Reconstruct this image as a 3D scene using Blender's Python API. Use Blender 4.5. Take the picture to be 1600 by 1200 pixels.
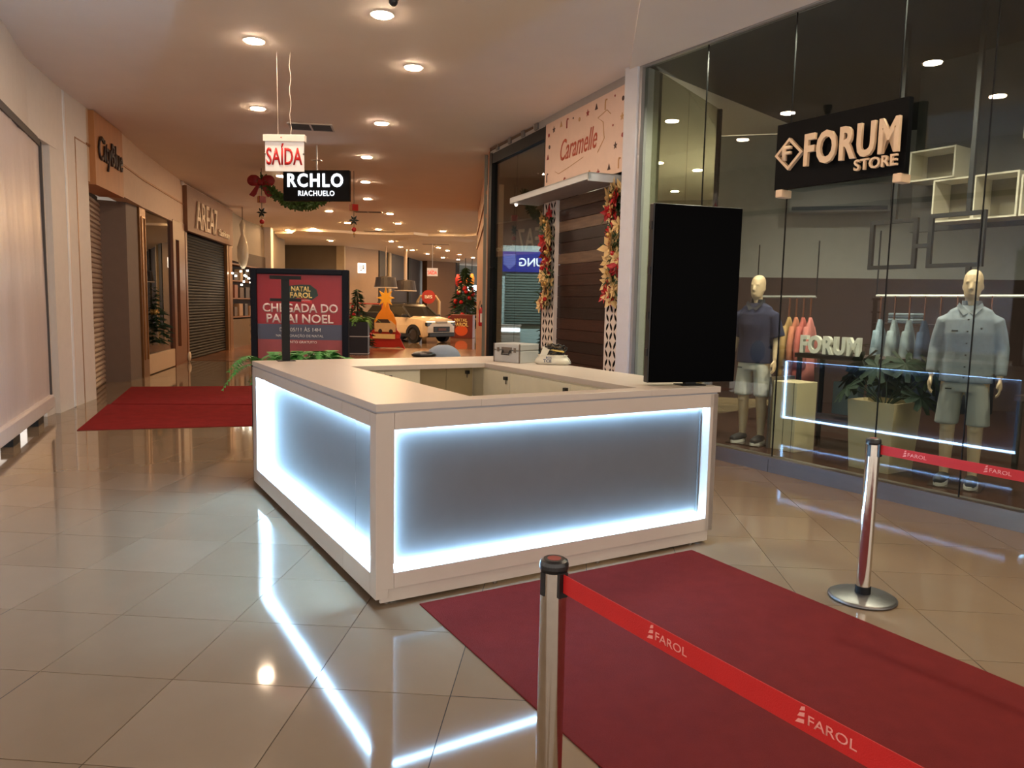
import bpy, bmesh, math, random
from mathutils import Vector, Matrix
for o in list(bpy.data.objects): bpy.data.objects.remove(o)
S = bpy.context.scene
COL = S.collection
R = math.radians
rnd = random.Random(7)

# ------------------------------------------------------------------ camera, world, exposure
FPX, PITCH, ROLL, CAMH = 1171.03, 0.10577, 0.02072, 1.63
cp, sp, cr, sr = math.cos(PITCH), math.sin(PITCH), math.cos(ROLL), math.sin(ROLL)
vr, vu, vd = Vector((1, 0, 0)), Vector((0, sp, cp)), Vector((0, cp, -sp))
cR = vr*cr + vu*sr
cU = -vr*sr + vu*cr
cam = bpy.data.cameras.new('camera')
camo = bpy.data.objects.new('camera', cam); COL.objects.link(camo)
M = Matrix((cR, cU, -vd)).transposed().to_4x4(); M.translation = Vector((0, 0, CAMH))
camo.matrix_world = M
cam.sensor_width = 36; cam.lens = 36*FPX/1600; cam.clip_start = .05; cam.clip_end = 200
S.camera = camo
S.view_settings.view_transform = 'Standard'; S.view_settings.look = 'None'
S.view_settings.gamma = 1; S.view_settings.use_curve_mapping = False
S.view_settings.exposure = 1.1
DOWN_E = 165.0      # emission of each downlight lens
LED_E = 70.0       # emission of the counter's light strips
w = bpy.data.worlds.new('world'); S.world = w; w.use_nodes = True
w.node_tree.nodes['Background'].inputs[0].default_value = (1.0, .90, .80, 1)
w.node_tree.nodes['Background'].inputs[1].default_value = 1.1

def project(p):
    v = Vector(p) - Vector((0, 0, CAMH)); z = v.dot(vd)
    if z < .05: return None
    return 800+FPX*v.dot(cR)/z, 600-FPX*v.dot(cU)/z, z

# ------------------------------------------------------------------ materials
def lin(c):
    c = c/255
    return c/12.92 if c < .04045 else ((c+.055)/1.055)**2.4
def rgb(c): return (lin(c[0]), lin(c[1]), lin(c[2]), 1)
MATS = {}
def mat(name, c, rough=.5, metal=0, emit=0, noise=0, nscale=8, bump=0, bscale=60, stretch=None, spec=.5, alpha=None, coat=0, ec=None, rnoise=0):
    if name in MATS: return MATS[name]
    m = bpy.data.materials.new(name); m.use_nodes = True; nt = m.node_tree
    b = nt.nodes['Principled BSDF']; L = nt.links.new
    col = rgb(c)
    b.inputs['Base Color'].default_value = col
    b.inputs['Roughness'].default_value = rough
    b.inputs['Metallic'].default_value = metal
    b.inputs['Specular IOR Level'].default_value = spec
    if coat: b.inputs['Coat Weight'].default_value = coat; b.inputs['Coat Roughness'].default_value = .05
    if emit:
        b.inputs['Emission Color'].default_value = rgb(ec) if ec else col
        b.inputs['Emission Strength'].default_value = emit
    tc = nt.nodes.new('ShaderNodeTexCoord'); mp = nt.nodes.new('ShaderNodeMapping')
    L(tc.outputs['Object'], mp.inputs[0])
    if stretch: mp.inputs['Scale'].default_value = stretch
    n = nt.nodes.new('ShaderNodeTexNoise'); n.inputs['Scale'].default_value = nscale; n.inputs['Detail'].default_value = 6
    L(mp.outputs[0], n.inputs[0])
    a = noise if noise else .04
    r = nt.nodes.new('ShaderNodeMapRange'); r.inputs['From Min'].default_value = .25; r.inputs['From Max'].default_value = .75
    r.inputs['To Min'].default_value = 1-a; r.inputs['To Max'].default_value = 1+a
    L(n.outputs['Fac'], r.inputs['Value'])
    mx = nt.nodes.new('ShaderNodeVectorMath'); mx.operation = 'SCALE'; mx.inputs[0].default_value = col[:3]
    L(r.outputs[0], mx.inputs['Scale']); L(mx.outputs[0], b.inputs['Base Color'])
    if rnoise:
        r2 = nt.nodes.new('ShaderNodeMapRange'); r2.inputs['To Min'].default_value = rough*(1-rnoise); r2.inputs['To Max'].default_value = rough*(1+rnoise)
        L(n.outputs['Fac'], r2.inputs['Value']); L(r2.outputs[0], b.inputs['Roughness'])
    if bump:
        n2 = nt.nodes.new('ShaderNodeTexNoise'); n2.inputs['Scale'].default_value = bscale; n2.inputs['Detail'].default_value = 3
        L(mp.outputs[0], n2.inputs[0])
        bp = nt.nodes.new('ShaderNodeBump'); bp.inputs['Strength'].default_value = bump; bp.inputs['Distance'].default_value = .01
        L(n2.outputs['Fac'], bp.inputs['Height']); L(bp.outputs[0], b.inputs['Normal'])
    if alpha is not None: b.inputs['Alpha'].default_value = alpha
    MATS[name] = m
    return m
def glassmat(name, tint, ior=1.5, rough=0.0, boost=1.0):
    m = bpy.data.materials.new(name); m.use_nodes = True; nt = m.node_tree; nt.nodes.clear(); L = nt.links.new
    o = nt.nodes.new('ShaderNodeOutputMaterial'); t = nt.nodes.new('ShaderNodeBsdfTransparent'); g = nt.nodes.new('ShaderNodeBsdfGlossy')
    t.inputs[0].default_value = rgb(tint); g.inputs['Roughness'].default_value = rough
    ge = nt.nodes.new('ShaderNodeNewGeometry'); dt = nt.nodes.new('ShaderNodeVectorMath'); dt.operation = 'DOT_PRODUCT'
    L(ge.outputs['Normal'], dt.inputs[0]); L(ge.outputs['Incoming'], dt.inputs[1])
    def mth(op, a_, b_=None, clamp=False):
        n = nt.nodes.new('ShaderNodeMath'); n.operation = op; n.use_clamp = clamp
        for i_, v_ in enumerate((a_, b_)):
            if v_ is None: continue
            if isinstance(v_, (int, float)): n.inputs[i_].default_value = v_
            else: L(v_, n.inputs[i_])
        return n.outputs[0]
    c_ = mth('SUBTRACT', 1.0, mth('ABSOLUTE', dt.outputs['Value'])); f0 = ((ior-1)/(ior+1))**2
    fr_ = mth('ADD', mth('MULTIPLY', mth('POWER', c_, 5.0), 1-f0), f0)
    k = nt.nodes.new('ShaderNodeMath'); k.operation = 'MULTIPLY'; k.use_clamp = True; k.inputs[1].default_value = boost; L(fr_, k.inputs[0])
    x = nt.nodes.new('ShaderNodeMixShader'); L(k.outputs[0], x.inputs[0]); L(t.outputs[0], x.inputs[1]); L(g.outputs[0], x.inputs[2]); L(x.outputs[0], o.inputs[0])
    return m

white_paint = mat('white_paint', (214, 206, 196), .55, noise=.03)
ceil_m = mat('ceiling_plaster', (240, 230, 216), .7, noise=.02, nscale=2)
lam = mat('white_laminate', (186, 174, 164), .35, noise=.02, bump=.05, bscale=200)
lam_in = mat('inner_laminate', (205, 196, 172), .5, noise=.03)
black_m = mat('black_metal', (10, 10, 12), .5, spec=.25)
black_gloss = mat('black_screen', (1, 1, 2), .3, spec=.02)
steel = mat('brushed_steel', (132, 122, 112), .5, 1, noise=.05, nscale=20, stretch=(.2, 1, 1))
chrome = mat('polished_steel', (214, 208, 200), .13, 1, noise=.05, nscale=30, rnoise=.5)
dark_steel = mat('dull_steel_base', (120, 118, 116), .38, .9, noise=.15, nscale=20)
tile_m = mat('porcelain_tile', (126, 107, 87), .06, spec=.3, noise=.05, nscale=2.5, bump=.004, bscale=3, rnoise=.25)
tile_m2 = mat('porcelain_tile_lighter', (131, 112, 92), .06, spec=.3, noise=.05, nscale=2.2, bump=.004, bscale=3, rnoise=.25)
grout = mat('dark_grout', (34, 28, 26), .8)
carpet_m = mat('red_carpet', (106, 33, 30), .95, noise=.09, nscale=9, bump=.7, bscale=350, spec=.1)
carpet_m2 = mat('red_carpet_far', (128, 32, 34), .95, noise=.15, nscale=6, bump=.6, bscale=300, spec=.1)
belt_m = mat('red_belt', (192, 16, 14), .6, noise=.04, bump=.2, bscale=400)
print_white = mat('white_print', (235, 225, 215), .6)
belt_print = mat('belt_print', (232, 150, 140), .6)
black_pl = mat('black_plastic', (22, 21, 22), .35)
led_dim = mat('led_strip_dim', (225, 240, 255), .5, emit=LED_E*.35, ec=(150, 196, 255))
led_m = mat('led_strip', (225, 240, 255), .5, emit=LED_E, ec=(160, 212, 255))
led_left = mat('led_strip_left', (225, 240, 255), .5, emit=LED_E*2.0, ec=(160, 212, 255))
lens_m = mat('downlight_lens', (255, 226, 190), .5, emit=DOWN_E, ec=(255, 222, 188))
lens_far = mat('downlight_lens_warm', (255, 210, 160), .5, emit=DOWN_E*2.4, ec=(255, 202, 140))
ring_m = mat('downlight_ring', (230, 222, 210), .4)
glass = glassmat('shop_glass', (224, 230, 226), 1.5, 0, 1.4)
glass2 = glassmat('display_glass', (190, 190, 185), 1.5, 0, 1.3)
skin_m = mat('mannequin_skin', (214, 184, 146), .5, noise=.03)
gold = mat('gold_trim', (150, 104, 56), .35, .7)
darkpaint = mat('dark_paint', (32, 32, 34), .6)
greywall = mat('grey_wall', (176, 172, 164), .7, noise=.05)
brown_w = mat('brown_wall', (66, 42, 34), .6, noise=.15, nscale=4)
leaf_m = mat('fern_green', (60, 132, 52), .5, noise=.3, nscale=9)
leaf_d = mat('pine_green', (30, 60, 28), .6, noise=.35, nscale=20)

# ------------------------------------------------------------------ mesh builder
class MB:
    def __init__(s): s.v = []; s.f = []; s.M = None
    def pt(s, p):
        p = Vector(p)
        s.v.append(s.M @ p if s.M else p); return len(s.v)-1
    def face(s, pts): s.f.append([s.pt(p) for p in pts]); return s
    def box(s, x0, x1, y0, y1, z0, z1):
        i = [s.pt((x, y, z)) for z in (z0, z1) for y in (y0, y1) for x in (x0, x1)]
        for q in ((0, 2, 3, 1), (4, 5, 7, 6), (0, 1, 5, 4), (2, 6, 7, 3), (0, 4, 6, 2), (1, 3, 7, 5)): s.f.append([i[k] for k in q])
        return s
    def prism(s, poly, a, b, ax='z'):
        def P(u, v, h): return (u, v, h) if ax == 'z' else ((u, h, v) if ax == 'y' else (h, u, v))
        n = len(poly); lo = [s.pt(P(u, v, a)) for u, v in poly]; hi = [s.pt(P(u, v, b)) for u, v in poly]
        s.f.append(lo[::-1]); s.f.append(hi)
        for k in range(n): s.f.append([lo[k], lo[(k+1) % n], hi[(k+1) % n], hi[k]])
        return s
    def rings(s, rs, cap=True):
        n = len(rs[0]); idx = [[s.pt(p) for p in r] for r in rs]
        for a, b in zip(idx, idx[1:]):
            for k in range(n): s.f.append([a[k], a[(k+1) % n], b[(k+1) % n], b[k]])
        if cap: s.f.append(idx[0][::-1]); s.f.append(idx[-1])
        return s
    def lathe(s, prof, n=16, c=(0, 0), cap=True):
        return s.rings([[(c[0]+r*math.cos(2*math.pi*k/n), c[1]+r*math.sin(2*math.pi*k/n), z) for k in range(n)] for r, z in prof], cap)
    def loft(s, rs, n=16):   # rs: (cx, cy, cz, rx, ry)
        return s.rings([[(cx+rx*math.cos(2*math.pi*k/n), cy+ry*math.sin(2*math.pi*k/n), cz) for k in range(n)] for cx, cy, cz, rx, ry in rs])
    def tube(s, path, rad, n=8, flat=1):
        path = [Vector(p) for p in path]; rs = []
        if not hasattr(rad, '__len__'): rad = [rad]*len(path)
        up = None
        for i, p in enumerate(path):
            t = (path[min(i+1, len(path)-1)]-path[max(i-1, 0)]).normalized()
            if up is None: up = Vector((0, 0, 1)) if abs(t.z) < .9 else Vector((1, 0, 0))
            a = t.cross(up).normalized(); b = a.cross(t).normalized(); up = b
            rs.append([p+a*rad[i]*math.cos(2*math.pi*k/n)+b*rad[i]*flat*math.sin(2*math.pi*k/n) for k in range(n)])
        return s.rings(rs)
    def ball(s, c, r, n=10, sq=(1, 1, 1)):
        m = max(4, n//2+1)
        return s.rings([[(c[0]+r*sq[0]*math.sin(math.pi*j/m)*math.cos(2*math.pi*k/n), c[1]+r*sq[1]*math.sin(math.pi*j/m)*math.sin(2*math.pi*k/n), c[2]-r*sq[2]*math.cos(math.pi*j/m)) for k in range(n)] for j in range(1, m)])
    def mesh(s, name):
        me = bpy.data.meshes.new(name); me.from_pydata([tuple(v) for v in s.v], [], s.f); me.validate(); 
        bm = bmesh.new(); bm.from_mesh(me); bmesh.ops.recalc_face_normals(bm, faces=bm.faces); bm.to_mesh(me); bm.free()
        return me
    def build(s, name, m, parent=None, smooth=False, bevel=0, remesh=0, loc=None, rz=None, stuff=False):
        me = s.mesh(name); ms = m if isinstance(m, list) else [m]
        for q in ms: me.materials.append(q)
        if smooth:
            for p in me.polygons: p.use_smooth = True
        o = bpy.data.objects.new(name, me); COL.objects.link(o)
        if parent: o.parent = parent
        if loc: o.location = loc
        if rz is not None: o.rotation_euler.z = rz
        if remesh:
            k = o.modifiers.new('r', 'REMESH'); k.mode = 'VOXEL'; k.voxel_size = remesh; k.use_smooth_shade = True
            k = o.modifiers.new('s', 'SMOOTH'); k.factor = .5; k.iterations = 3
        if bevel:
            k = o.modifiers.new('b', 'BEVEL'); k.width = bevel; k.segments = 2; k.limit_method = 'ANGLE'
        if stuff: o['kind'] = 'stuff'
        return o
def tag(o, label=None, cat=None, group=None, kind=None):
    if label: o['label'] = label
    if cat: o['category'] = cat
    if group: o['group'] = group
    if kind: o['kind'] = kind
    return o
def empty(name, loc, rz=0, label=None, cat=None, group=None, kind=None):
    o = bpy.data.objects.new(name, None); COL.objects.link(o); o.location = loc; o.rotation_euler.z = rz; o.empty_display_size = .1
    return tag(o, label, cat, group, kind)
def dup(r, loc=None, rz=None, label=None, group=None):
    def cp_(o, par):
        c = o.copy(); COL.objects.link(c); c.parent = par
        for ch in list(o.children): cp_(ch, c)
        return c
    c = cp_(r, r.parent)
    if loc is not None: c.location = loc
    if rz is not None: c.rotation_euler.z = rz
    if label: c['label'] = label
    if group: c['group'] = group
    return c
def text(name, s, w_, h, loc, m, parent, ext=.004, off=0, rot=(R(90), 0, 0), sx=None, shear=0, label=None, sp=1):
    """lettering fitted into w_ x h, lower-left corner at loc, standing in the parent's xz plane"""
    cu = bpy.data.curves.new(name, 'FONT'); cu.body = s; cu.size = 1; cu.offset = off; cu.extrude = 0; cu.resolution_u = 3; cu.shear = shear; cu.space_character = sp
    t = bpy.data.objects.new(name, cu); COL.objects.link(t)
    dg = bpy.context.evaluated_depsgraph_get(); dg.update()
    me = bpy.data.meshes.new_from_object(t.evaluated_get(dg)); bpy.data.objects.remove(t)
    xs = [v.co.x for v in me.vertices]; ys = [v.co.y for v in me.vertices]
    x0, x1, y0, y1 = min(xs), max(xs), min(ys), max(ys)
    for v in me.vertices: v.co.x = (v.co.x-x0)/(x1-x0)*w_; v.co.y = (v.co.y-y0)/(y1-y0)*h
    if ext:
        bm = bmesh.new(); bm.from_mesh(me)
        g = bmesh.ops.extrude_face_region(bm, geom=bm.faces[:]); bmesh.ops.translate(bm, vec=(0, 0, ext), verts=[e for e in g['geom'] if isinstance(e, bmesh.types.BMVert)])
        bmesh.ops.recalc_face_normals(bm, faces=bm.faces); bm.to_mesh(me); bm.free()
    me.materials.clear(); me.materials.append(m)
    o = bpy.data.objects.new(name, me); COL.objects.link(o); o.parent = parent; o.location = loc; o.rotation_euler = rot
    if label: o['label'] = label
    return o
def letters(s, w_, h, loc, m, parent, **k):
    o = text('letter', s, w_, h, loc, m, parent, **k); bm = bmesh.new(); bm.from_mesh(o.data); bm.verts.ensure_lookup_table()
    seen = set(); groups = []
    for v in bm.verts:
        if v.index in seen: continue
        st = [v]; g = []; seen.add(v.index)
        while st:
            a = st.pop(); g.append(a.index)
            for e in a.link_edges:
                b_ = e.other_vert(a)
                if b_.index not in seen: seen.add(b_.index); st.append(b_)
        groups.append(set(g))
    me0 = o.data
    for g in groups:
        ix = {v: i for i, v in enumerate(sorted(g))}
        me = bpy.data.meshes.new('letter'); me.from_pydata([me0.vertices[v].co[:] for v in sorted(g)], [], [[ix[v] for v in p.vertices] for p in me0.polygons if p.vertices[0] in g]); me.materials.append(m)
        q_ = bpy.data.objects.new('letter', me); COL.objects.link(q_); q_.parent = parent; q_.location = o.location; q_.rotation_euler = o.rotation_euler
    bm.free(); bpy.data.objects.remove(o)
def star(n, r0, r1, ph=math.pi/2, c=(0, 0)):
    return [(c[0]+(r0 if k % 2 == 0 else r1)*math.cos(ph+math.pi*k/n), c[1]+(r0 if k % 2 == 0 else r1)*math.sin(ph+math.pi*k/n)) for k in range(2*n)]
def disc(r, n=14, c=(0, 0), sx=1): return [(c[0]+sx*r*math.cos(2*math.pi*k/n), c[1]+r*math.sin(2*math.pi*k/n)) for k in range(n)]

# ------------------------------------------------------------------ floor
GO = Vector((-1.4736, 2.462, 0)); GA = R(-4.256); TS = .6010
e1 = Vector((math.cos(GA), math.sin(GA), 0)); e2 = Vector((-math.sin(GA), math.cos(GA), 0))
floor = MB().prism([(-16, -9), (14, -9), (14, 64), (-22, 64)], -.12, -.004).build('floor', grout); tag(floor, kind='structure')
tme = MB().box(0.002, TS-.002, 0.002, TS-.002, -.02, 0).mesh('tile'); tme.materials.append(tile_m)
tme2 = tme.copy(); tme2.materials.clear(); tme2.materials.append(tile_m2)
cand = []
for i in range(-24, 26):
    for j in range(-16, 74):
        P = GO+e1*(i*TS)+e2*(j*TS); c = P+(e1+e2)*TS*.5
        if c.y > 38 or c.x > 9 or c.x < -11: continue
        pr = project(c)
        vis = pr and -60 < pr[0] < 1660 and pr[1] < 1290
        # hidden under the storefront platform, beyond the left wall or under the counter
        kx = (c-Vector((1.464, 9.257, 0))); 
        if kx.dot(Vector((.8402, .5423, 0))) > .35 and c.y < 14: vis = False
        if c.y > 9 and c.x > 1.6: vis = False
        if c.x < -5.2-.27*(c.y-7): vis = False
        loc_ = c-Vector((-.702, 3.847, 0)); lx = loc_.dot(Vector((.8599, .5105, 0))); ly = loc_.dot(Vector((-.5105, .8599, 0)))
        if .1 < lx < 2.4 and .1 < ly < 2.95: vis = False
        if 0 < lx < 1.9 and -2.8 < ly < -.3: vis = False
        cand.append((0 if vis else 1, c.y*c.y+c.x*c.x, P, i, j))
cand.sort(key=lambda a: (a[0], a[1]))
rest = MB()
for k, (v_, d_, P, i, j) in enumerate(cand):
    if v_ == 0 and k < 298:
        o = bpy.data.objects.new('tile', tme if (i*7+j*3) % 5 else tme2); COL.objects.link(o); o.parent = floor
        o.location = P; o.rotation_euler.z = GA
    else:
        rest.M = Matrix.Translation(P) @ Matrix.Rotation(GA, 4, 'Z'); g = .002
        a = [rest.pt((x, y, 0)) for x, y in ((g, g), (TS-g, g), (TS-g, TS-g), (g, TS-g))]; rest.f.append(a)
tag(rest.build('tiling', tile_m, floor), kind='stuff')
far_f = MB().box(-14, 4, 38, 62, -.003, .001).build('floor_section', tile_m, floor)
# wood-look flooring in the far part of the corridor
wp = mat('plank_flooring', (118, 74, 48), .22, noise=.1)
nt = wp.node_tree; br = nt.nodes.new('ShaderNodeTexBrick'); tc = nt.nodes.new('ShaderNodeTexCoord'); nt.links.new(tc.outputs['Object'], br.inputs[0])
br.inputs['Color1'].default_value = rgb((150, 96, 60)); br.inputs['Color2'].default_value = rgb((82, 50, 34)); br.inputs['Mortar'].default_value = rgb((30, 18, 12))
br.inputs['Scale'].default_value = 1; br.inputs['Brick Width'].default_value = 1.6; br.inputs['Row Height'].default_value = .22; br.inputs['Mortar Size'].default_value = .012
nt.links.new(br.outputs['Color'], nt.nodes['Principled BSDF'].inputs['Base Color'])
MB().prism([(-9.2, 19.5), (-.9, 19.5), (-1.2, 26.6), (-9.6, 26.6)], .001, .006).build('plank_flooring', wp, floor)

# ------------------------------------------------------------------ ceiling and walls
CZ = 4.5
ceiling = tag(MB().prism([(-16, -4.5), (14, -4.5), (14, 64), (-22, 64)], CZ, CZ+.15).build('ceiling', ceil_m), kind='structure')
tag(MB().prism([(1.335, 9.38), (1.13, 7.39), (.95, 5.6), (.9, 3.6), (1.4, 1.4), (2.2, -2), (7, -2), (6.4, 1.65)], CZ-.035, CZ+.01).build('trim_1', ceil_m), kind='structure')
# curved soffit far away with two rounded coves
sof = []
for k in range(25):
    x = -13+k*.52; sof.append((x, 31.2+.5*math.sin(k*.55)+(.9 if 3 < k < 8 or 17 < k < 22 else 0)))
tag(MB().prism(sof+[(2, 64), (-22, 64), (-14, 32)], CZ-.10, CZ+.01).build('trim_2', ceil_m), kind='structure')
for cx, cy in ((-9.9, 33.6), (-3.6, 33.6)):
    o = MB().rings([[(cx+a*math.cos(t*math.pi/16), cy+b*math.sin(t*math.pi/16), z) for t in range(32)] for a, b, z in ((1.9, 1.2, CZ-.10), (1.5, .9, CZ-.2), (1.4, .8, CZ-.2))], True).build('trim_3' if cx < -5 else 'trim_4', ceil_m); tag(o, kind='structure')

# left wall, smooth curve from the hoarding to the far shops
LW = [(-.5, -6), (-2.1, -2), (-3.6, 3.6), (-5.02, 7.25), (-6.06, 9.6)]
def wall_strip(name, pts, z0, z1, m, th=.15, side=1, parent=None):
    b = MB(); n = len(pts); nor = []
    for k in range(n):
        a = Vector(pts[max(k-1, 0)]); c = Vector(pts[min(k+1, n-1)]); t = (c-a).normalized(); nor.append(Vector((-t.y, t.x))*side)
    for z in (z0, z1): pass
    rs = []
    for k in range(n):
        p = Vector(pts[k]); q = p+nor[k]*th
        rs.append([(p.x, p.y, z0), (p.x, p.y, z1), (q.x, q.y, z1), (q.x, q.y, z0)])
    b.rings(rs); return b.build(name, m, parent)
tag(wall_strip('wall_left', [(-.5, -6), (-2.1, -2), (-3.6, 3.6), (-4.95, 7.1), (-6.02, 9.5), (-6.40, 10.85)], 3.62, CZ, white_paint, .5), kind='structure')
lwn = wall_strip('wall_left_pier', [(-6.26, 10.3), (-6.42, 10.95), (-6.62, 11.85)], 0, CZ, white_paint, .35)
lwn.name = 'wall_left_pier'; tag(lwn, kind='structure')
dark_ho = mat('dark_recess', (36, 32, 30), .8)

def wallframe(name, p0, p1, z=0, label=None, cat=None, kind=None, side='R'):
    """Empty at p0 whose x runs to p1 (left to right as seen), y goes into the wall"""
    d = Vector(p1)-Vector(p0)
    return empty(name, (p0[0], p0[1], z), math.atan2(d.y, d.x), label, cat, None, kind), d.length

# hoarding panel wrapped in plastic
hd, hl = wallframe('plastic_hoarding', (-3.35, 3.2), (-6.20, 9.98), 0, 'pale hoarding wrapped in creased plastic sheet at the far left', 'hoarding')
b = MB(); NX, NZ = 90, 24
plast = mat('plastic_sheet', (206, 194, 190), .3, noise=.035, nscale=6, stretch=(3, 1, .3), bump=.3, bscale=14)
idx = []
for i in range(NX+1):
    x = hl*i/NX; col = []
    for j in range(NZ+1):
        z = .28+3.28*j/NZ; t = j/NZ
        y = .003*math.sin(x*9+3*t)+.0025*math.sin(x*23+5*t*t)+.004*math.sin(x*5-4*t)+.002*math.sin(x*41+9*t)
        col.append(b.pt((x, y, z)))
    idx.append(col)
for i in range(NX):
    for j in range(NZ): b.f.append([idx[i][j], idx[i+1][j], idx[i+1][j+1], idx[i][j+1]])
b.build('plastic_sheet', plast, hd, smooth=True)
MB().box(0, hl, .03, .08, .25, 3.6).build('board', mat('hoarding_board', (190, 176, 166), .6), hd)
b = MB().box(0, hl, -.05, .06, .12, .3).build('bottom_fold', plast, hd, bevel=.02)
MB().box(0, hl, -.02, .03, 3.54, 3.63).build('top_rail', mat('dark_rail', (70, 66, 64), .6), hd)
MB().box(hl-.03, hl, -.03, .03, .3, 3.6).build('edge_strip', mat('dark_rail', (70, 66, 64), .6), hd)
for x in (2.4, 5.1, 6.5): MB().box(x, x+.35, .0, .12, 0, .13).build('foot_block', black_m, hd)
# white channel and column beyond hoarding
wf, l = wallframe('wall_left_column', (-6.20, 9.98), (-6.44, 10.95), 0, kind='structure')
MB().box(0, l-.1, .06, .3, 0, 3.63).build('post', white_paint, wf, bevel=.01)
MB().box(l-.1, l, -.03, .16, 0, CZ).build('corner_bead', mat('bead_white', (220, 222, 222), .4), wf, bevel=.015)
MB().box(0, l-.1, .04, .08, 0, .22).build('base_board', white_paint, wf)
wf, l = wallframe('wall_trim', (-6.44, 10.95), (-6.64, 11.80), 0, kind='structure')
MB().box(0, l, -.02, .04, 0, 4.42).build('facing', mat('facing_cream', (214, 190, 170), .5), wf)
MB().box(l*.42, l*.42+.02, -.03, .0, 0, 3.95).build('gold_strip', gold, wf)
MB().box(l*.42, l+.12, -.03, .0, 3.93, 3.95).build('gold_strip', gold, wf)
# white-shuttered recess with projecting wooden sign box
b = wall_strip('wall_left_upper', [(-6.62, 11.80), (-6.98, 13.6), (-7.42, 15.2), (-7.95, 17.5), (-8.36, 19.3)], 3.4, CZ, mat('upper_cream', (206, 178, 148), .6), .3); tag(b, kind='structure')
g2 = wall_strip('gold_band', [(-6.60, 11.80), (-6.96, 13.6), (-7.40, 15.2), (-7.93, 17.5), (-8.34, 19.3)], 3.93, 3.965, gold, .04, parent=b)
shm = mat('pale_shutter', (160, 138, 120), .5, .1)
st, sl = wallframe('roller_shutter', (-6.86, 11.9), (-7.74, 14.15), 0, 'pale ribbed roller shutter behind the brown pillar, left side', 'shutter')
sme = MB().prism([(0, 0), (-.028, .02), (-.034, .05), (-.012, .084), (0, .088)], 0, sl, 'x').mesh('slat'); sme.materials.append(shm)
for k in range(38):
    o = bpy.data.objects.new('slat', sme); COL.objects.link(o); o.parent = st; o.location = (0, 0, k*.088)
MB().box(0, sl, .01, .05, 0, 3.45).build('backing', dark_ho, st)
wood_sign = mat('oak_veneer', (178, 120, 70), .5, noise=.12, nscale=6, stretch=(1, 1, .2))
cb, cl_ = wallframe('sign_box', (-6.57, 11.98), (-6.93, 13.52), 0, 'tall oak sign box with dark script lettering above the pale shutter', 'sign')
MB().box(0, cl_, 0, .4, 3.36, 4.49).build('box', wood_sign, cb, bevel=.004)
text('lettering', 'CityBlue', 1.35, .5, (.14, -.005, 3.66), mat('brown_letter', (40, 20, 14), .5), cb, ext=.02, off=.012, shear=.15)
tag(MB().prism([(-7.74, 14.12), (-7.37, 14.42), (-7.47, 15.05), (-8.3, 15.3), (-8.3, 14.2)], 0, 3.4).build('wall_left_brown_pillar', mat('pillar_brown', (104, 84, 70), .6, noise=.05)), kind='structure')
# gold framed display window
dw, dl = wallframe('display_window', (-7.48, 15.1), (-8.30, 19.0), 0, 'gold framed display window with dark interior beside the black shutter', 'window display')
frame_g = mat('gold_frame', (128, 88, 50), .4, .5)
MB().box(0, .42, -.03, .1, 0, 3.45).build('side_panel', frame_g, dw)
for x in (.08, .32): MB().box(x, x+.03, -.05, -.03, .35, 3.2).build('moulding', gold, dw)
MB().box(.08, .35, -.05, -.03, 3.2, 3.23).build('moulding', gold, dw)
MB().box(.45, 2.75, -.02, .1, .02, .42).build('plinth', mat('plinth_cream', (200, 170, 134), .4), dw)
MB().box(2.75, 3.0, -.04, .1, 0, 3.45).build('post', mat('post_brown', (116, 66, 34), .4), dw)
MB().box(3.35, dl, -.04, .1, 0, 3.45).build('post', mat('post_brown', (116, 66, 34), .4), dw)
MB().box(3.0, 3.35, -.04, .1, 0, .45).build('kick_panel', mat('post_brown', (116, 66, 34), .4), dw)
MB().box(.45, 2.75, .02, .03, .42, 3.45).build('pane', glass2, dw)
MB().box(3.0, 3.35, .02, .03, .45, 3.0).build('pane', glass2, dw)
MB().box(3.0, 3.35, -.04, .1, 3.0, 3.45).build('kick_panel', mat('post_brown', (116, 66, 34), .4), dw)
MB().box(.4, dl, 1.2, 1.25, 0, 3.45).box(.4, .42, .1, 1.2, 0, 3.45).box(dl-.02, dl, .1, 1.2, 0, 3.45).box(.4, dl, .1, 1.2, 3.43, 3.46).build('interior_box', mat('shop_dark_brown', (58, 44, 34), .7, noise=.2), dw)
# decorated tree inside the display
def cone_tree(name, loc, h, r, label, balls, parent=None, n=900, seed=1, cat='tree', ballm=None, pot=None, flowers=None):
    q = random.Random(seed); t = empty(name, loc, 0, label, cat)
    b = MB()
    for k in range(n):
        z = q.random()**1.4; a = q.random()*6.283; rr = r*(1-z)*(.35+.65*q.random())+.02; zz = .12*h+z*h*.88
        c = Vector((rr*math.cos(a), rr*math.sin(a), zz)); L_ = .16*h*(.35+.3*q.random()); d = Vector((math.cos(a), math.sin(a), -.35)).normalized(); s_ = d.cross(Vector((0, 0, 1))).normalized()*L_*.22
        b.face([c-s_, c+s_, c+d*L_]); b.face([c-Vector((0, 0, L_*.15)), c+Vector((0, 0, L_*.15)), c+d*L_])
    b.build('foliage', leaf_d, t, stuff=True)
    MB().lathe([(.03, 0), (.03, h*.9)], 6).build('trunk', mat('bark', (60, 40, 28), .8), t)
    for k in range(balls):
        z = q.random()*.8; a = q.random()*6.283; rr = r*(1-z)*.95
        m = ballm[k % len(ballm)]
        MB().ball((0, 0, 0), .035*h/1.6*(1.5 if m is ballm[0] else 1), 8).build('bauble', m, t, smooth=True, loc=(rr*math.cos(a), rr*math.sin(a), .14*h+z*h*.85))
    return t
red_b = mat('red_bauble', (170, 20, 22), .2); gold_b = mat('gold_bauble', (200, 160, 90), .25, .5); cream_b = mat('cream_flower', (226, 200, 160), .5)
a = R(111); 
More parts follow.
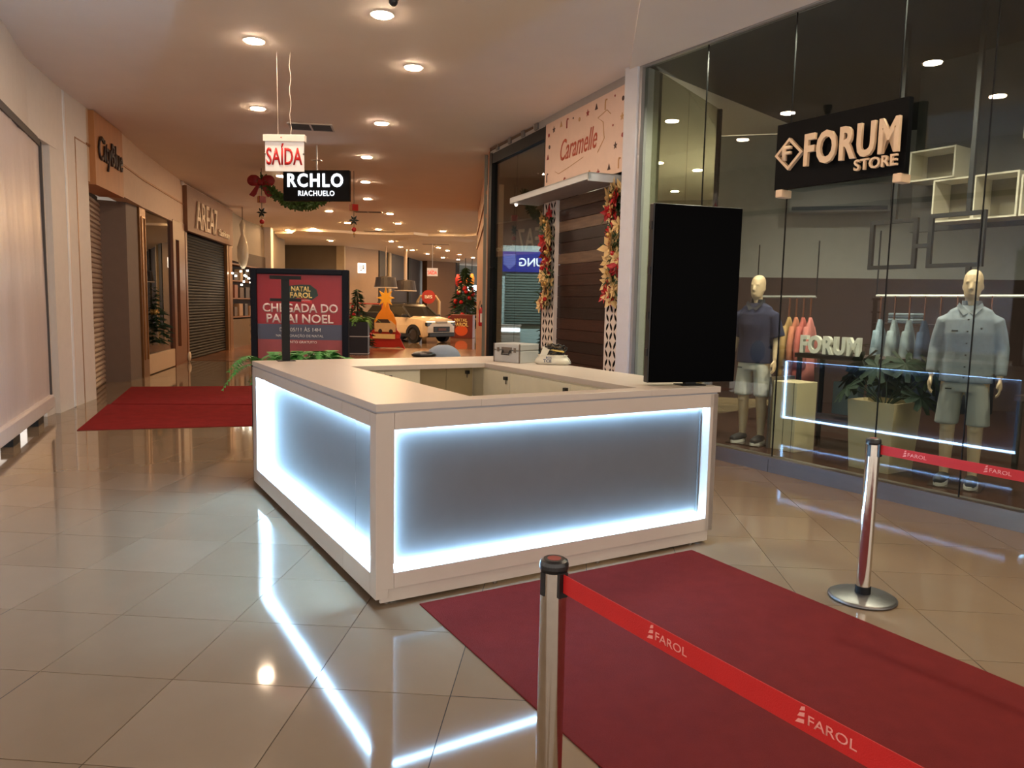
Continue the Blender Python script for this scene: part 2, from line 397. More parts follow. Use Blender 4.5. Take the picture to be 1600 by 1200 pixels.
cone_tree('christmas_tree', (-8.05, 16.3, .42), 2.2, .55, 'small decorated tree inside the gold framed display window', 18, ballm=[gold_b, cream_b], seed=3, n=500)
# black shutter shop with board sign
bs, bl = wallframe('black_roller_shutter', (-8.38, 19.25), (-9.05, 23.85), 0, 'black ribbed roller shutter under the brown board sign', 'shutter')
shb = mat('black_shutter', (12, 11, 14), .65, 0, spec=.2)
sme2 = MB().prism([(0, 0), (-.022, .018), (-.026, .045), (-.01, .074), (0, .078)], .15, bl-.1, 'x').mesh('slat'); sme2.materials.append(shb)
for k in range(42):
    o = bpy.data.objects.new('slat', sme2); COL.objects.link(o); o.parent = bs; o.location = (0, .08, k*.078)
MB().box(0, bl, .1, .14, 0, 3.4).build('backing', dark_ho, bs)
MB().box(0, .15, -.03, .1, 0, 3.3).build('guide_post', mat('post_brown', (116, 66, 34), .4), bs)
MB().box(bl-.12, bl+.1, -.03, .1, 0, 3.3).build('guide_post', frame_g, bs)
ab, al = wallframe('board_sign', (-8.30, 19.05), (-9.12, 24.3), 0, 'brown board sign with cream capital letters above the black shutter', 'sign')
MB().box(0, al, -.1, .3, 3.3, 4.42).build('board', mat('board_brown', (122, 82, 54), .55, noise=.08), ab, bevel=.004)
cream_l = mat('cream_letter', (206, 186, 158), .5)
letters('AREA7', 2.35, .72, (.7, -.105, 3.42), cream_l, ab, ext=.04, off=.004)
text('lettering', 'fashion', 1.35, .2, (3.25, -.105, 3.46), mat('cream_letter_lit', (236, 220, 190), .5), ab, ext=.04, off=.01)
tag(MB().ball((0, 0, 0), .06, 10).build('smoke_detector', white_paint, smooth=True, loc=(-8.25, 18.9, 4.44)), 'small dome camera at the top corner of the brown board sign', 'camera')
MB_ = MB().ball((0, 0, 0), .13, 12, (1, .25, 1)).build('round_marker', mat('cream_letter', (206, 186, 158), .5), smooth=True, loc=(-8.25, 19.1, .14), rz=R(100)); tag(MB_, 'small round white disc at the foot of the black shutter', 'disc')
# wall fill above board
tag(wall_strip('wall_left_far', [(-8.36, 19.3), (-9.1, 23.9), (-9.3, 25.0)], 3.3, CZ, mat('upper_cream', (206, 178, 148), .6), .3), kind='structure')
# shelf shop
ss, sl2 = wallframe('shelf_shop', (-9.07, 24.1), (-9.60, 31.5), 0, 'lit shelves of packaged goods in the open shop past the black shutter', 'shop display')
MB().box(0, sl2, .5, .55, 0, 3.3).build('back_wall', mat('shop_dark_brown', (58, 44, 34), .7, noise=.2), ss)
wsh = mat('shelf_wood', (120, 78, 48), .5)
for z in (1.0, 1.62, 2.2, 2.75): MB().box(.3, sl2, .12, .5, z, z+.04).build('shelf', wsh, ss)
MB().box(0, .3, 0, .5, 0, 3.3).build('side_post', frame_g, ss)
MB().box(.3, sl2, .1, .5, 0, .95).build('glass_cabinet', mat('cabinet_glossy', (110, 92, 74), .12), ss)
q = random.Random(5)
pcs = [mat('pack_%d' % k, c, .5) for k, c in enumerate(((150, 118, 88), (84, 66, 54), (170, 150, 122), (60, 56, 60), (122, 72, 50)))]
for z in (1.04, 1.66, 2.24):
    x = .5
    while x < 6.6:
        ww = .3+q.random()*.18; hh = .2+q.random()*.25; c0 = ss.matrix_world
        o = MB().box(0, ww, 0, .2, 0, hh).build('product_box', pcs[q.randrange(5)], bevel=.01)
        lv = {1.04: 'lowest', 1.66: 'middle', 2.24: 'top'}[z]; tag(o, 'small packaged box standing on the %s wooden shelf of the far left shop' % lv, 'box', 'packaged boxes on the %s far left shelf' % lv)
        an = ss.rotation_euler.z; o.rotation_euler.z = an
        o.location = (ss.location.x+math.cos(an)*x-math.sin(an)*.2, ss.location.y+math.sin(an)*x+math.cos(an)*.2, z)
        x += ww+.25
tag(wall_strip('wall_left_back', [(-9.2, 24.0), (-9.9, 28.0), (-10.3, 34), (-12.4, 39.3)], 2.9, CZ, mat('greige_wall', (118, 104, 86), .6), .3), kind='structure')
tag(MB().box(-10.1, -9.8, 30.5, 30.8, 0, CZ).build('trim_5', mat('white_paint', (214, 206, 196))), kind='structure')
# far end walls and shops
gp = mat('far_panel', (104, 92, 74), .5, noise=.12, nscale=1)
fw = empty('wall_back', (-12.6, 38.6, 0), 0, kind='structure')
MB().box(0, 3.6, 0, .2, 0, CZ).build('panel', gp, fw)
MB().box(3.55, 3.95, -.1, .3, 0, CZ).build('post', mat('post_far', (168, 150, 120), .5), fw)
wf, l = wallframe('wall_back_side', (-8.7, 38.7), (-7.4, 41.2), kind='structure'); MB().box(0, l, 0, .2, 0, CZ).build('panel', mat('far_taupe', (140, 118, 98), .6), wf)
wf, l = wallframe('wall_back_dark', (-7.35, 41.3), (-5.85, 54.5), kind='structure'); MB().box(0, l*.12, 0, .2, 0, CZ).build('dark_panel', darkpaint, wf)
MB().box(l*.12, l*.15, -.1, .2, 0, CZ).build('post', mat('post_far', (168, 150, 120), .5), wf)
MB().box(l*.15, l, 0, .2, 0, CZ).build('dark_panel', mat('dark_cladding', (42, 34, 32), .5, noise=.2), wf)
MB().box(l*.45, l*.49, -.1, .0, 0, CZ).build('post', darkpaint, wf)
wf, l = wallframe('wall_back_right', (-6.9, 50), (1.5, 57), kind='structure')
MB().box(1.1, 3.4, -.4, .2, 0, CZ).build('panel', mat('brown_panel', (112, 84, 60), .6), wf)
MB().box(3.4, 3.8, -.3, .2, 0, CZ).build('post', darkpaint, wf)
bluish = mat('far_shop_bluewall', (120, 132, 134), .5)
MB().box(3.8, 7.4, .5, .6, 0, 4.3).build('shop_wall', bluish, wf)
MB().box(7.4, 11, .0, .2, 0, CZ).build('panel', mat('far_pink', (160, 120, 92), .6), wf)
MB().box(3.8, 6.6, .3, .4, 2.45, 3.0).build('sign_band', darkpaint, wf)
scr = mat('lit_menu', (220, 235, 240), .5, emit=2.0)
MB().box(4.7, 5.7, .25, .3, 2.5, 2.95).build('lit_panel', scr, wf)
MB().box(6.45, 6.65, .25, .3, 2.45, 2.95).build('lit_panel', scr, wf)
for x in (4.1, 6.75): MB().box(x, x+1.1, .3, .4, .6, 2.2).build('dark_opening', black_m, wf)
MB().box(3.6, 7.6, -.2, .2, 0, .95).build('shop_counter', mat('far_counter', (150, 128, 96), .4), wf)

# pink wall on the right of the corridor
pk = mat('pink_beige_paint', (188, 138, 108), .6, noise=.03)
wr = empty('wall_right', (-.53, 14.6, 0), math.atan2(8.9, -.62), kind='structure')   # x runs away from the viewer
MB().box(0, 9.2, -.12, 0, 0, CZ).build('wall_face', pk, wr)
MB().box(0, .25, -.3, .012, 0, 3.9).build('edge_moulding', mat('moulding', (196, 160, 132), .5), wr)
for z in (3.3, 3.75): MB().box(.3, 9.1, 0, .035, z, z+.07).build('moulding', mat('moulding2', (170, 124, 94), .5), wr)

# ------------------------------------------------------------------ FORUM storefront
GX = Vector((.5423, -.8402, 0)); GY = Vector((.8402, .5423, 0)); G0 = Vector((1.464, 9.257, 0)); GR = math.atan2(-.8402, .5423)
def G(s, o, z=0): return G0+GX*s+GY*o+Vector((0, 0, z))
wf = empty('window_1', G0, GR, kind='structure')
al_m = mat('frame_silver', (176, 174, 172), .4, .6)
MB().box(0, 9, -.03, .08, 0, .15).build('kick_plate', steel, wf)
MB().box(0, 9, -.05, .1, .135, .155).build('sill', steel, wf)
for k in (1.03, 2.14, 3.22): MB().box(k-.0, k+.0015, -.034, -.03, 0, .135).build('joint', black_m, wf)
MB().box(0, 9, -.02, .06, CZ-.05, CZ).build('head_rail', al_m, wf)
MB().box(0, .045, -.03, .07, .15, CZ).build('frame_post', al_m, wf)
xs = [.045, 1.03, 2.14, 3.22, 3.96, 5.1, 6.2, 7.4, 9]
for a, b_ in zip(xs, xs[1:]): MB().box(a+.003, b_-.003, .02, .03, .155, CZ-.05).build('pane', glass, wf)
for a in xs[1:]: MB().box(a-.0025, a+.0025, .016, .034, .155, CZ-.05).build('seal', black_m, wf)
# silver-white column between the two shops
tag(MB().box(-.23, .0, -.06, .3, 0, CZ).build('trim_6', mat('column_white', (206, 206, 210), .4), bevel=.008, loc=G0, rz=GR), kind='structure')
# interior shell
si = empty('wall_forum_interior', (0, 0, 0), 0, kind='structure'); si.name = 'wall_right_interior'
flo = mat('dark_wood_floor', (58, 36, 28), .25, noise=.2, stretch=(1, 6, 1))
P = [G(0.03, .1), G(9, .1), G(9, 9), G(-1.2, 6)]
MB().prism([(p.x, p.y) for p in P], 0, .13).build('shop_floor', flo, si)
MB().prism([(p.x, p.y) for p in P], 4.47, 4.495).build('shop_ceiling', darkpaint, si)
def vwall(name, a, b_, z0, z1, m, parent, th=.06):
    d = (Vector(b_)-Vector(a)).normalized(); n = Vector((-d.y, d.x))*th
    MB().prism([(a[0], a[1]), (b_[0], b_[1]), (b_[0]+n.x, b_[1]+n.y), (a[0]+n.x, a[1]+n.y)], z0, z1).build(name, m, parent)
vwall('grey_wall_face', (3.36, 12.84), (9.5, 11.2), 2.16, 4.48, greywall, si)
vwall('brown_band', (3.36, 12.76), (9.5, 11.12), .13, 2.16, brown_w, si, .1)
vwall('end_wall', (9.4, 11.6), (9.6, 0.5), .13, 4.48, darkpaint, si)
# glazed partition beside column
gp2 = glassmat('partition_glass', (222, 222, 210), 1.5, 0, 1.0)
b = empty('window_2', (1.62, 9.2, .13), R(54.7), kind='structure')
MB().box(0, 1.05, 0, .012, 0, 4.3).build('pane', gp2, b); MB().box(1.06, 2.12, 0, .012, 0, 4.3).build('pane', gp2, b)
MB().box(2.12, 2.17, -.03, .03, 0, 4.3).build('frame_post', black_m, b)
vwall('passage_wall', (.9, 21.5), (8.2, 19.5), 0, 4.5, mat('olive_wall', (140, 130, 104), .6), si); vwall('passage_wall', (8.2, 19.5), (6.2, 12.2), 0, 4.5, mat('olive_wall', (140, 130, 104)), si); vwall('passage_wall', (1.2, 21.5), (1.6, 12.5), 0, 4.5, mat('olive_wall', (140, 130, 104)), si)
# black board sign with letters
cream = mat('cream_raised_letter', (218, 190, 156), .5)
pl_ = bpy.data.lights.new('passage_fill', 'POINT'); pl_.energy = 220; pl_.color = (1, .86, .66); pl_.shadow_soft_size = .2  # bare fill light added to brighten the passage, no fixture there
po_ = bpy.data.objects.new('passage_fill', pl_); COL.objects.link(po_); po_.location = (4.2, 15.2, 2.0)
bd = empty('board_sign', G(2.1, -.12, 2.78), GR, 'black hanging board with raised cream shop letters and diamond emblem', 'sign')
MB().box(0, 1.29, 0, .06, 0, .61).build('board', mat('board_black', (4, 5, 7), .6, spec=.12), bd)
letters('FORUM', .9, .295, (.36, -.035, .165), cream, bd, ext=.035, off=.03, sp=1.12)
letters('STORE', .385, .095, (.865, -.03, .06), cream, bd, ext=.03, off=.02)
b = MB(); b.rings([[(x*k, y, z*k) for x, z in ((-.155, 0), (0, -.15), (.155, 0), (0, .15))] for k, y in ((1, 0), (1, -.04), (.78, -.04), (.78, 0))], False)
b.build('emblem_frame', cream, bd, loc=(.17, 0, .315))
text('emblem_letter', 'F', .085, .13, (.128, -.04, .25), cream, bd, ext=.04, off=.03)
for x in (.03, 1.2): MB().box(x, x+.075, -.02, .13, -.075, -.001).build('bracket', cream, bd, bevel=.008)

# hanging black square frames above the rail
def sqframe(w_, h, t):
    return MB().box(0, w_, 0, t, 0, t).box(0, w_, 0, t, h-t, h).box(0, t, 0, t, t, h-t).box(w_-t, w_, 0, t, t, h-t)
bf = mat('frame_black', (26, 26, 26), .5)
fr = empty('hanging_square', G(2.29, 1.2, 2.07), GR, 'black hanging square frame left above the denim rail', 'frame')
sqframe(.5, .5, .04).build('frame', bf, fr); MB().box(.23, .27, 0, .04, .5, 2.4).build('drop_bar', bf, fr)
fr = empty('hanging_square', G(2.90, 1.2, 2.07), GR, 'black hanging square frame just left of the grey shirted mannequin\'s head', 'frame')
sqframe(.52, .52, .04).build('frame', bf, fr); MB().box(.34, .38, 0, .04, .52, 2.4).build('drop_bar', bf, fr); MB().box(-.11, 0, 0, .04, .2, .24).build('link_bar', bf, fr)
MB().box(.38, .42, 0, .04, -.12, 0).build('lower_stub', bf, fr)
# white open display cubes
cube_w = mat('cube_cream', (206, 196, 176), .5)
for s_, z, w_, h, lb in ((2.2, 3.06, .49, .33, 'white open wall cube, topmost beside the black letter board'), (2.48, 2.6, .42, .45, 'white open wall cube hanging lower, second from the letter board'), (2.9, 2.6, .42, .45, 'white open wall cube, third from the letter board'), (3.34, 2.6, .5, .40, 'white open wall cube at the right edge of the photo'), (3.32, 3.35, .5, .5, 'white open wall cube high at the right edge of the photo')):
    c = empty('display_cube', G(s_, 2.0, z), GR, lb, 'wall cube')
    t = .018
    MB().box(0, w_, 0, .35, 0, t).box(0, w_, 0, .35, h-t, h).box(0, t, 0, .35, t, h-t).box(w_-t, w_, 0, .35, t, h-t).build('shell', cube_w, c)
    MB().box(t, w_-t, .33, .35, t, h-t).build('back_panel', mat('cube_back', (120, 112, 92), .6), c)
ac_ = empty('air_conditioner', (4.35, 12.2, 3.18), R(-15), 'pale wall-mounted air conditioner seen faintly below the board sign', 'air conditioner')
MB().box(0, 1.5, 0, .22, 0, .44).build('casing', mat('ac_grey', (150, 150, 148), .5), ac_, bevel=.03); MB().box(.05, 1.45, -.01, .05, .03, .09).build('outlet_flap', mat('ac_dark', (70, 74, 84), .5), ac_)
# wall the cubes hang on
MB().box(0, 3.6, 2.36, 2.42, 2.55, 4.4).build('partition_panel', mat('partition_grey', (62, 60, 56), .7), si, loc=G(2.05, 0), rz=GR)

def spot(name, loc, e, col, size=2.2):
    l = bpy.data.lights.new(name, 'SPOT'); l.energy = e; l.color = col; l.spot_size = size; l.spot_blend = .8; l.shadow_soft_size = .08
    o = bpy.data.objects.new(name, l); COL.objects.link(o); o.location = loc; return o
for k, (s_, o_, e_) in enumerate(((1.1, .2, 190), (2.4, .25, 170), (3.5, .15, 230), (4.9, .3, 180), (1.0, 3.0, 130), (2.6, 3.0, 130), (4.2, 3.0, 130))):
    spot('shop_fill_spot', G(s_, o_, 4.4), e_, (1, .88, .72), 2.5)  # added fill spots that brighten the shop interior, without fixtures
# ---- mannequins
def hand(b, w0, d, side, n):
    """palm, four fingers, thumb: w0 wrist, d direction of the hand, side to thumb, n = palm normal"""
    d = d.normalized(); n = n.normalized(); sd = d.cross(n).normalized()
    if sd.dot(side) < 0: sd = -sd
    b.tube([w0, w0+d*.03, w0+d*.07, w0+d*.095], [.024, .034, .04, .034], 8, .5)
    for k, (o, L_) in enumerate(((.028, .075), (.0095, .085), (-.0095, .078), (-.028, .06))):
        p = w0+d*.085+sd*o
        b.tube([p, p+d*L_*.5+n*.004, p+d*L_*.8+n*.018, p+d*L_*.95+n*.034], [.0105, .0098, .009, .007], 6)
    p = w0+d*.03+sd*.03
    b.tube([p-sd*.012, p+sd*.018+d*.03+n*.01, p+sd*.02+d*.065+n*.02], [.014, .012, .008], 6)
def mann_body():
    b = MB(); V = Vector
    # legs (stance), feet point to -y
    for sx in (-1, 1):
        b.tube([V((sx*.085, 0, .92)), V((sx*.10, -.005, .75)), V((sx*.105, -.01, .5)), V((sx*.107, .012, .36)), V((sx*.108, .02, .22)), V((sx*.108, .015, .1)), V((sx*.108, .01, .05))],
               [.10, .088, .06, .056, .048, .036, .04], 14)
        b.ball((sx*.105, -.035, .5), .048, 10)
        b.tube([V((sx*.108, .04, .045)), V((sx*.112, -.04, .045)), V((sx*.12, -.14, .035)), V((sx*.122, -.18, .03))], [.04, .042, .042, .03], 10, .75)
    b.loft([(0, 0, .86, .15, .10), (0, 0, .95, .17, .115), (0, 0, 1.05, .15, .105), (0, 0, 1.15, .145, .10), (0, -.005, 1.3, .175, .115), (0, 0, 1.42, .165, .10), (0, .005, 1.49, .125, .075), (0, .01, 1.54, .07, .055)], 18)
    b.tube([V((0, .015, 1.5)), V((0, .0, 1.58)), V((0, -.01, 1.66))], [.06, .052, .052], 12)
    # head
    b.loft([(0, -.03, 1.60, .03, .03), (0, -.035, 1.625, .052, .06), (0, -.022, 1.66, .062, .082), (0, -.012, 1.70, .07, .094), (0, -.006, 1.74, .074, .098), (0, 0, 1.78, .074, .098), (0, .004, 1.82, .066, .088), (0, .008, 1.85, .046, .06), (0, .01, 1.865, .018, .025)], 18)
    b.tube([V((0, -.098, 1.745)), V((0, -.116, 1.70)), V((0, -.112, 1.69))], [.009, .014, .01], 8)
    b.tube([V((-.022, -.094, 1.652)), V((0, -.101, 1.655)), V((.022, -.094, 1.652))], [.006, .009, .006], 6)
    b.tube([V((-.05, -.078, 1.755)), V((-.03, -.094, 1.762)), V((-.012, -.096, 1.755))], [.006, .008, .005], 6)
    b.tube([V((.05, -.078, 1.755)), V((.03, -.094, 1.762)), V((.012, -.096, 1.755))], [.006, .008, .005], 6)
    for sx in (-1, 1):
        b.ball((sx*.074, .005, 1.715), .024, 8, (.35, .7, 1.2))
        sh = V((sx*.15, 0, 1.435)); el = V((sx*.235, .02, 1.19)); wr_ = V((sx*.255, -.05, .95))
        b.tube([sh, sh*.6+el*.4, el, el*.5+wr_*.5, wr_], [.04, .044, .038, .034, .024], 12)
        hand(b, wr_, V((sx*.02, -.05, -.25)), V((0, -1, 0)), V((-sx, 0, 0)))
    return b
mann_mesh = mann_body()
def shirt(long):
    b = MB(); V = Vector
    b.loft([(0, 0, .90, .205, .145), (0, 0, .98, .2, .14), (0, 0, 1.15, .185, .135), (0, -.005, 1.32, .2, .14), (0, 0, 1.44, .2, .125), (0, .005, 1.52, .16, .095), (0, .008, 1.56, .085, .072)], 22)
    for sx in (-1, 1):
        sh = V((sx*.135, 0, 1.455)); s1 = V((sx*.19, 0, 1.42)); el = V((sx*.245, .02, 1.19)); wr_ = V((sx*.26, -.045, .97))
        if long: b.tube([sh, s1, s1*.5+el*.5, el, el*.5+wr_*.5, wr_], [.05, .068, .066, .058, .052, .042], 14)
        else: b.tube([sh, s1, s1*.5+el*.5, el], [.05, .07, .074, .08], 14)
    return b
def mannequin(loc, rz, label, shirt_m, shorts_m, long):
    t = empty('mannequin', loc, rz, label, 'mannequin')
    mann_mesh.build('body', skin_m, t, remesh=.0075)
    s_ = shirt(long).build('shirt', shirt_m, t, remesh=.011)
    b = MB(); V = Vector
    b.loft([(0, 0, .96, .175, .125), (0, 0, .88, .185, .13), (0, 0, .82, .19, .13)], 18)
    for sx in (-1, 1): b.loft([(sx*.088, 0, .88, .09, .12), (sx*.104, 0, .74, .092, .112), (sx*.118, -.005, .53, .094, .104)], 16)
    b.build('shorts', shorts_m, t, remesh=.011)
    cm = mat('shirt_trim_dark' if not long else 'shirt_trim_grey', (24, 26, 34) if not long else (112, 118, 124), .8)
    c = MB()
    for sx in (-1, 1):
        c.face([(0, -.10, 1.50), (sx*.085, -.06, 1.585), (sx*.1, -.075, 1.55), (sx*.04, -.122, 1.475)])
    c.rings([[(.075*math.cos(a), .012+.066*math.sin(a), z) for a in [R(q) for q in range(-60, 241, 25)]] for z in (1.545, 1.60)], False)
    c.build('collar', cm, s_)
    if long:
        for z in (1.44, 1.34, 1.24, 1.14, 1.04, .95): MB().ball((0, 0, 0), .008, 6).build('button', black_pl, s_, loc=(.003, -.146 if z < 1.4 else -.138, z))
        MB().box(-.115, -.065, -.143, -.137, 1.335, 1.35).build('chest_label', black_pl, s_)
        MB().box(.095, .11, -.137, -.13, 1.36, 1.375).build('chest_emblem', black_pl, s_)
    MB().box(-.13, -.08, -.135, -.128, .84, .852).build('waist_label', black_pl, t)
    for sx in (-1, 1):
        sh_ = MB(); sh_.tube([V((sx*.108, .065, .05)), V((sx*.108, .02, .06)), V((sx*.113, -.06, .055)), V((sx*.12, -.14, .045)), V((sx*.122, -.2, .04))], [.038, .052, .052, .05, .034], 12, .8)
        k = sh_.build('shoe', mat('shoe_black', (20, 20, 24), .6), t, remesh=.01)
        MB().loft([(sx*.115, -.065, 0, .053, .15), (sx*.115, -.065, .028, .053, .15)], 16).build('sole', mat('sole_white', (205, 200, 188), .6), k)
    MB().box(-.2, .2, -.2, .2, -.012, 0).build('base_plate', mat('plate_glass', (60, 50, 44), .1), t)
    return t
navy = mat('navy_fabric', (24, 30, 60), .85, noise=.1, nscale=12, bump=.3, bscale=18)
greyf = mat('grey_chambray', (128, 136, 144), .85, noise=.08, nscale=30, bump=.3, bscale=14)
cream_f = mat('cream_shorts_fabric', (196, 190, 176), .85, noise=.05, bump=.3, bscale=16)
grey_s = mat('pale_grey_shorts_fabric', (168, 168, 162), .85, noise=.06, bump=.3, bscale=16)
p = G(1.43, .55, .142); mannequin(p, R(-44), 'bald mannequin in navy shirt and cream shorts just right of the black screen', navy, cream_f, False)
p = G(3.68, .55, .142); mannequin(p, R(-38), 'bald mannequin in grey long-sleeved shirt and pale grey shorts', greyf, grey_s, True)

# ---- clothes rails
def rail(loc, L_, label, h=1.68):
    t = empty('clothes_rail', loc, GR, label, 'clothes rail')
    MB().tube([(0, 0, h), (L_, 0, h)], .016, 8).build('rail_bar', mat('rail_chrome', (226, 224, 218), .3, .4), t)
    MB().tube([(.0, .0, h), (0, 0, 2.2+.2)], .008, 6).tube([(L_, 0, h), (L_, 0, 2.4)], .008, 6).build('drop_rod', black_m, t)
    return t
rail(G(2.06, 1.78, .13), 1.6, 'chromed clothes rail of denim jackets behind the grey shirted mannequin')
rail(G(-.1, 2.4, .13), .95, 'short clothes rail of pink and tan shirts behind the navy shirted mannequin')
def garment(name, loc, rz, m, L_, label, group=None, sm=None, w_=.24):
    t = empty(name, loc, rz, label, 'garment', group)
    b = MB(); rs = []; n = 16
    for z, hw, th in ((0, .02, .01), (-.04, .05, .02), (-.12, w_*.55, .035), (-.2, w_*.75, .045), (-.4, w_*.85, .055), (-.65, w_*.95, .06), (-L_, w_*1.05, .07)):
        rs.append([(hw*math.cos(2*math.pi*k/n), (th+.012*math.sin(k*2.1+z*9))*math.sin(2*math.pi*k/n)+.006*math.sin(z*14), z) for k in range(n)])
    b.rings(rs); b.build('garment_body', m, t, smooth=True)
    b = MB()
    for sx in (-1, 1): b.tube([(sx*w_*.5, 0, -.13), (sx*(w_*.85), -.01, -.34), (sx*(w_*.95), -.015, -min(.66, L_-.05))], [.035, .045, .04], 8, 1)
    b.build('sleeve', m, t, smooth=True)
    MB().box(-.018, .018, -.004, .004, -.01, .26).build('hanger_strap', sm, t)
    return t
strap = mat('hanger_tan', (120, 70, 44), .5)
dcol = [(128, 146, 158), (136, 148, 152), (124, 136, 140), (54, 70, 94), (60, 74, 98), (48, 60, 84), (40, 46, 62), (34, 38, 52)]
dlab = ['long pale blue denim garment at the left end of the rail', 'pale blue denim jacket, second from the left end of the rail', 'light grey-blue denim jacket with a round tag, third on the rail', 'mid blue denim jacket, fourth on the rail', 'narrow mid blue denim jacket, fifth on the rail', 'darker blue denim jacket, sixth on the rail', 'dark indigo denim jacket, seventh on the rail', 'dark indigo denim jacket half hidden by the grey shirted mannequin']
for k in range(8):
    m = mat('denim_%d' % k, dcol[k], .9, noise=.25, nscale=14, bump=.3, bscale=20)
    garment('denim_jacket', G(2.12+k*.165, 1.78, 1.55), GR+R(106), m, 1.05 if k == 0 else .92, dlab[k], None, strap, .22)
pc = [((176, 140, 88), 'tan shirt, nearest the navy mannequin on the short rail'), ((196, 120, 90), 'salmon shirt in the middle of the short rail'), ((186, 96, 84), 'coral shirt on the short rail'), ((200, 120, 110), 'pale pink shirt at the right end of the short rail')]
for k, (c, lb) in enumerate(pc):
    garment('hanging_shirt', G(.45+k*.11, 2.4, 1.54), GR+R(104), mat('shirt_%d' % k, c, .9, noise=.1, bump=.3, bscale=20), .85, lb, None, strap, .2)
# ---- letters on table inside, tables, folded stacks
tb = empty('display_table', G(1.65, .95, .13), GR, 'dark wooden display table carrying the grey raised letters', 'table')
MB().box(0, 1.1, 0, .5, .98, 1.03).build('table_top', mat('dark_table', (50, 32, 26), .4), tb)
for x, y in ((.02, .02), (1.04, .02), (.02, .44), (1.04, .44)): MB().box(x, x+.04, y, y+.04, 0, .98).build('leg', black_m, tb)
MB().box(.04, 1.06, .03, .47, .3, .33).build('shelf', mat('dark_table', (50, 32, 26), .4), tb)
tl = empty('raised_letters', G(1.71, 1.0, 1.162), GR, 'row of grey raised capital letters standing on the dark table', 'letters')
letters('FORUM', .71, .2, (0, 0, 0), mat('letter_grey', (214, 212, 198), .5), tl, ext=.05, off=.045, sp=1.15)
MB().box(-.01, .73, -.065, .01, -.004, .002).build('base_strip', black_m, tl)
for k in range(4):
    o = MB().box(0, .3, 0, .25, 0, .03).build('folded_shirt', mat('fold_%d' % (k % 2), ((70, 80, 92), (120, 132, 140))[k % 2], .9), bevel=.01, loc=G(1.9, 2.3, 1.50+k*.031), rz=GR)
    tag(o, 'folded blue-grey shirt, %s of the stack above the grey letters' % ('bottom', 'second', 'third', 'topmost')[k], 'folded shirt', 'folded shirts above the grey letters')
MB_ = MB().box(-.1, .6, -.02, .35, -.03, 0).build('wall_shelf', mat('dark_table', (50, 32, 26), .4), loc=G(1.8, 2.3, 1.50), rz=GR); tag(MB_, 'dark shelf under the folded shirts on the back wall', 'shelf')
pb_ = empty('display_plinth', G(1.74, .5, .13), GR, 'pale cream display plinth standing between the navy mannequin and the planter', 'plinth')
MB().box(0, .3, 0, .34, 0, .74).build('body', mat('plinth_pale', (206, 190, 150), .4), pb_, bevel=.004)
MB().box(.15, .154, -.002, 0, 0, .74).box(.26, .264, -.002, 0, 0, .74).build('door_joint', darkpaint, pb_)
MB().box(-.03, .0, -.03, .36, 0, .78).build('edge_post', steel, pb_)
bg = MB(); bg.box(0, .3, 0, .12, 0, .36); bg = bg.build('paper_bag', mat('bag_greyblue', (120, 134, 138), .7), bevel=.01, loc=G(1.98, 1.2, .5), rz=GR); tag(bg, 'pale grey-blue bag on the lower table shelf beside the cream plinth', 'bag')
# second table with folded stacks behind the grey mannequin
tb = empty('display_table', G(3.75, 1.3, .13), GR, 'dark table of folded clothes right of the grey shirted mannequin', 'table')
MB().box(0, 1.3, 0, .6, .72, .77).build('table_top', mat('dark_table', (50, 32, 26), .4), tb)
for x, y in ((.02, .02), (1.24, .02), (.02, .54), (1.24, .54)): MB().box(x, x+.04, y, y+.04, 0, .72).build('leg', black_m, tb)
for st_ in range(3):
    for k in range(4):
        o = MB().box(0, .3, 0, .26, 0, .032).build('folded_shirt', mat('fold_%d' % (2+(k+st_) % 3), ((60, 64, 72), (128, 126, 118), (90, 92, 98))[(k+st_) % 3], .9), bevel=.01, loc=G(3.85+st_*.38, 1.45, .9+k*.033), rz=GR)
        tag(o, 'folded shirt, %s of the %s stack on the table right of the grey shirted mannequin' % (('bottom', 'second', 'third', 'topmost')[k], ('left', 'middle', 'right')[st_]), 'folded shirt', 'folded shirts on the right-hand table')
# planter with monstera
pt_ = empty('planter', G(2.93, .62, .13), GR, 'tall cream square planter with dark monstera leaves', 'potted plant')
MB().rings([[(x*k, y*k, z) for x, y in ((-1, -1), (1, -1), (1, 1), (-1, 1))] for k, z in ((.2, 0), (.235, .66), (.215, .66), (.2, .6))]).build('pot', mat('pot_cream', (216, 196, 154), .5), pt_)
q = random.Random(11); lm_ = mat('monstera_green', (30, 46, 32), .65, noise=.2, spec=.25)
for k in range(16):
    a = q.random()*6.283; r = .12+q.random()*.22; z = .74+q.random()*.3; tilt = R(-35-q.random()*40); b = MB()
    pts = []
    for i in range(27):
        t = -math.pi*.92+i*2*math.pi*.92/26; rr = .19*(1-.12*abs(t)/3.14) * (1 if i % 3 else .55)
        pts.append((rr*math.sin(t), rr*math.cos(t)))
    b.M = Matrix.Translation((r*math.cos(a)*1.3, r*math.sin(a), z)) @ Matrix.Rotation(a-math.pi/2, 4, 'Z') @ Matrix.Rotation(tilt, 4, 'X')
    c = b.pt((0, 0, .0)); ids = [b.pt((x, y, -.15*(x*x+y*y)*6)) for x, y in pts]
    for i in range(26): b.f.append([c, ids[i], ids[i+1]])
    b.build('leaf', lm_, pt_)
    MB().tube([(0, 0, .58), (r*.5*math.cos(a), r*.5*math.sin(a), .7), (r*math.cos(a)*1.3, r*math.sin(a), z)], .006, 5).build('stem', lm_, pt_)

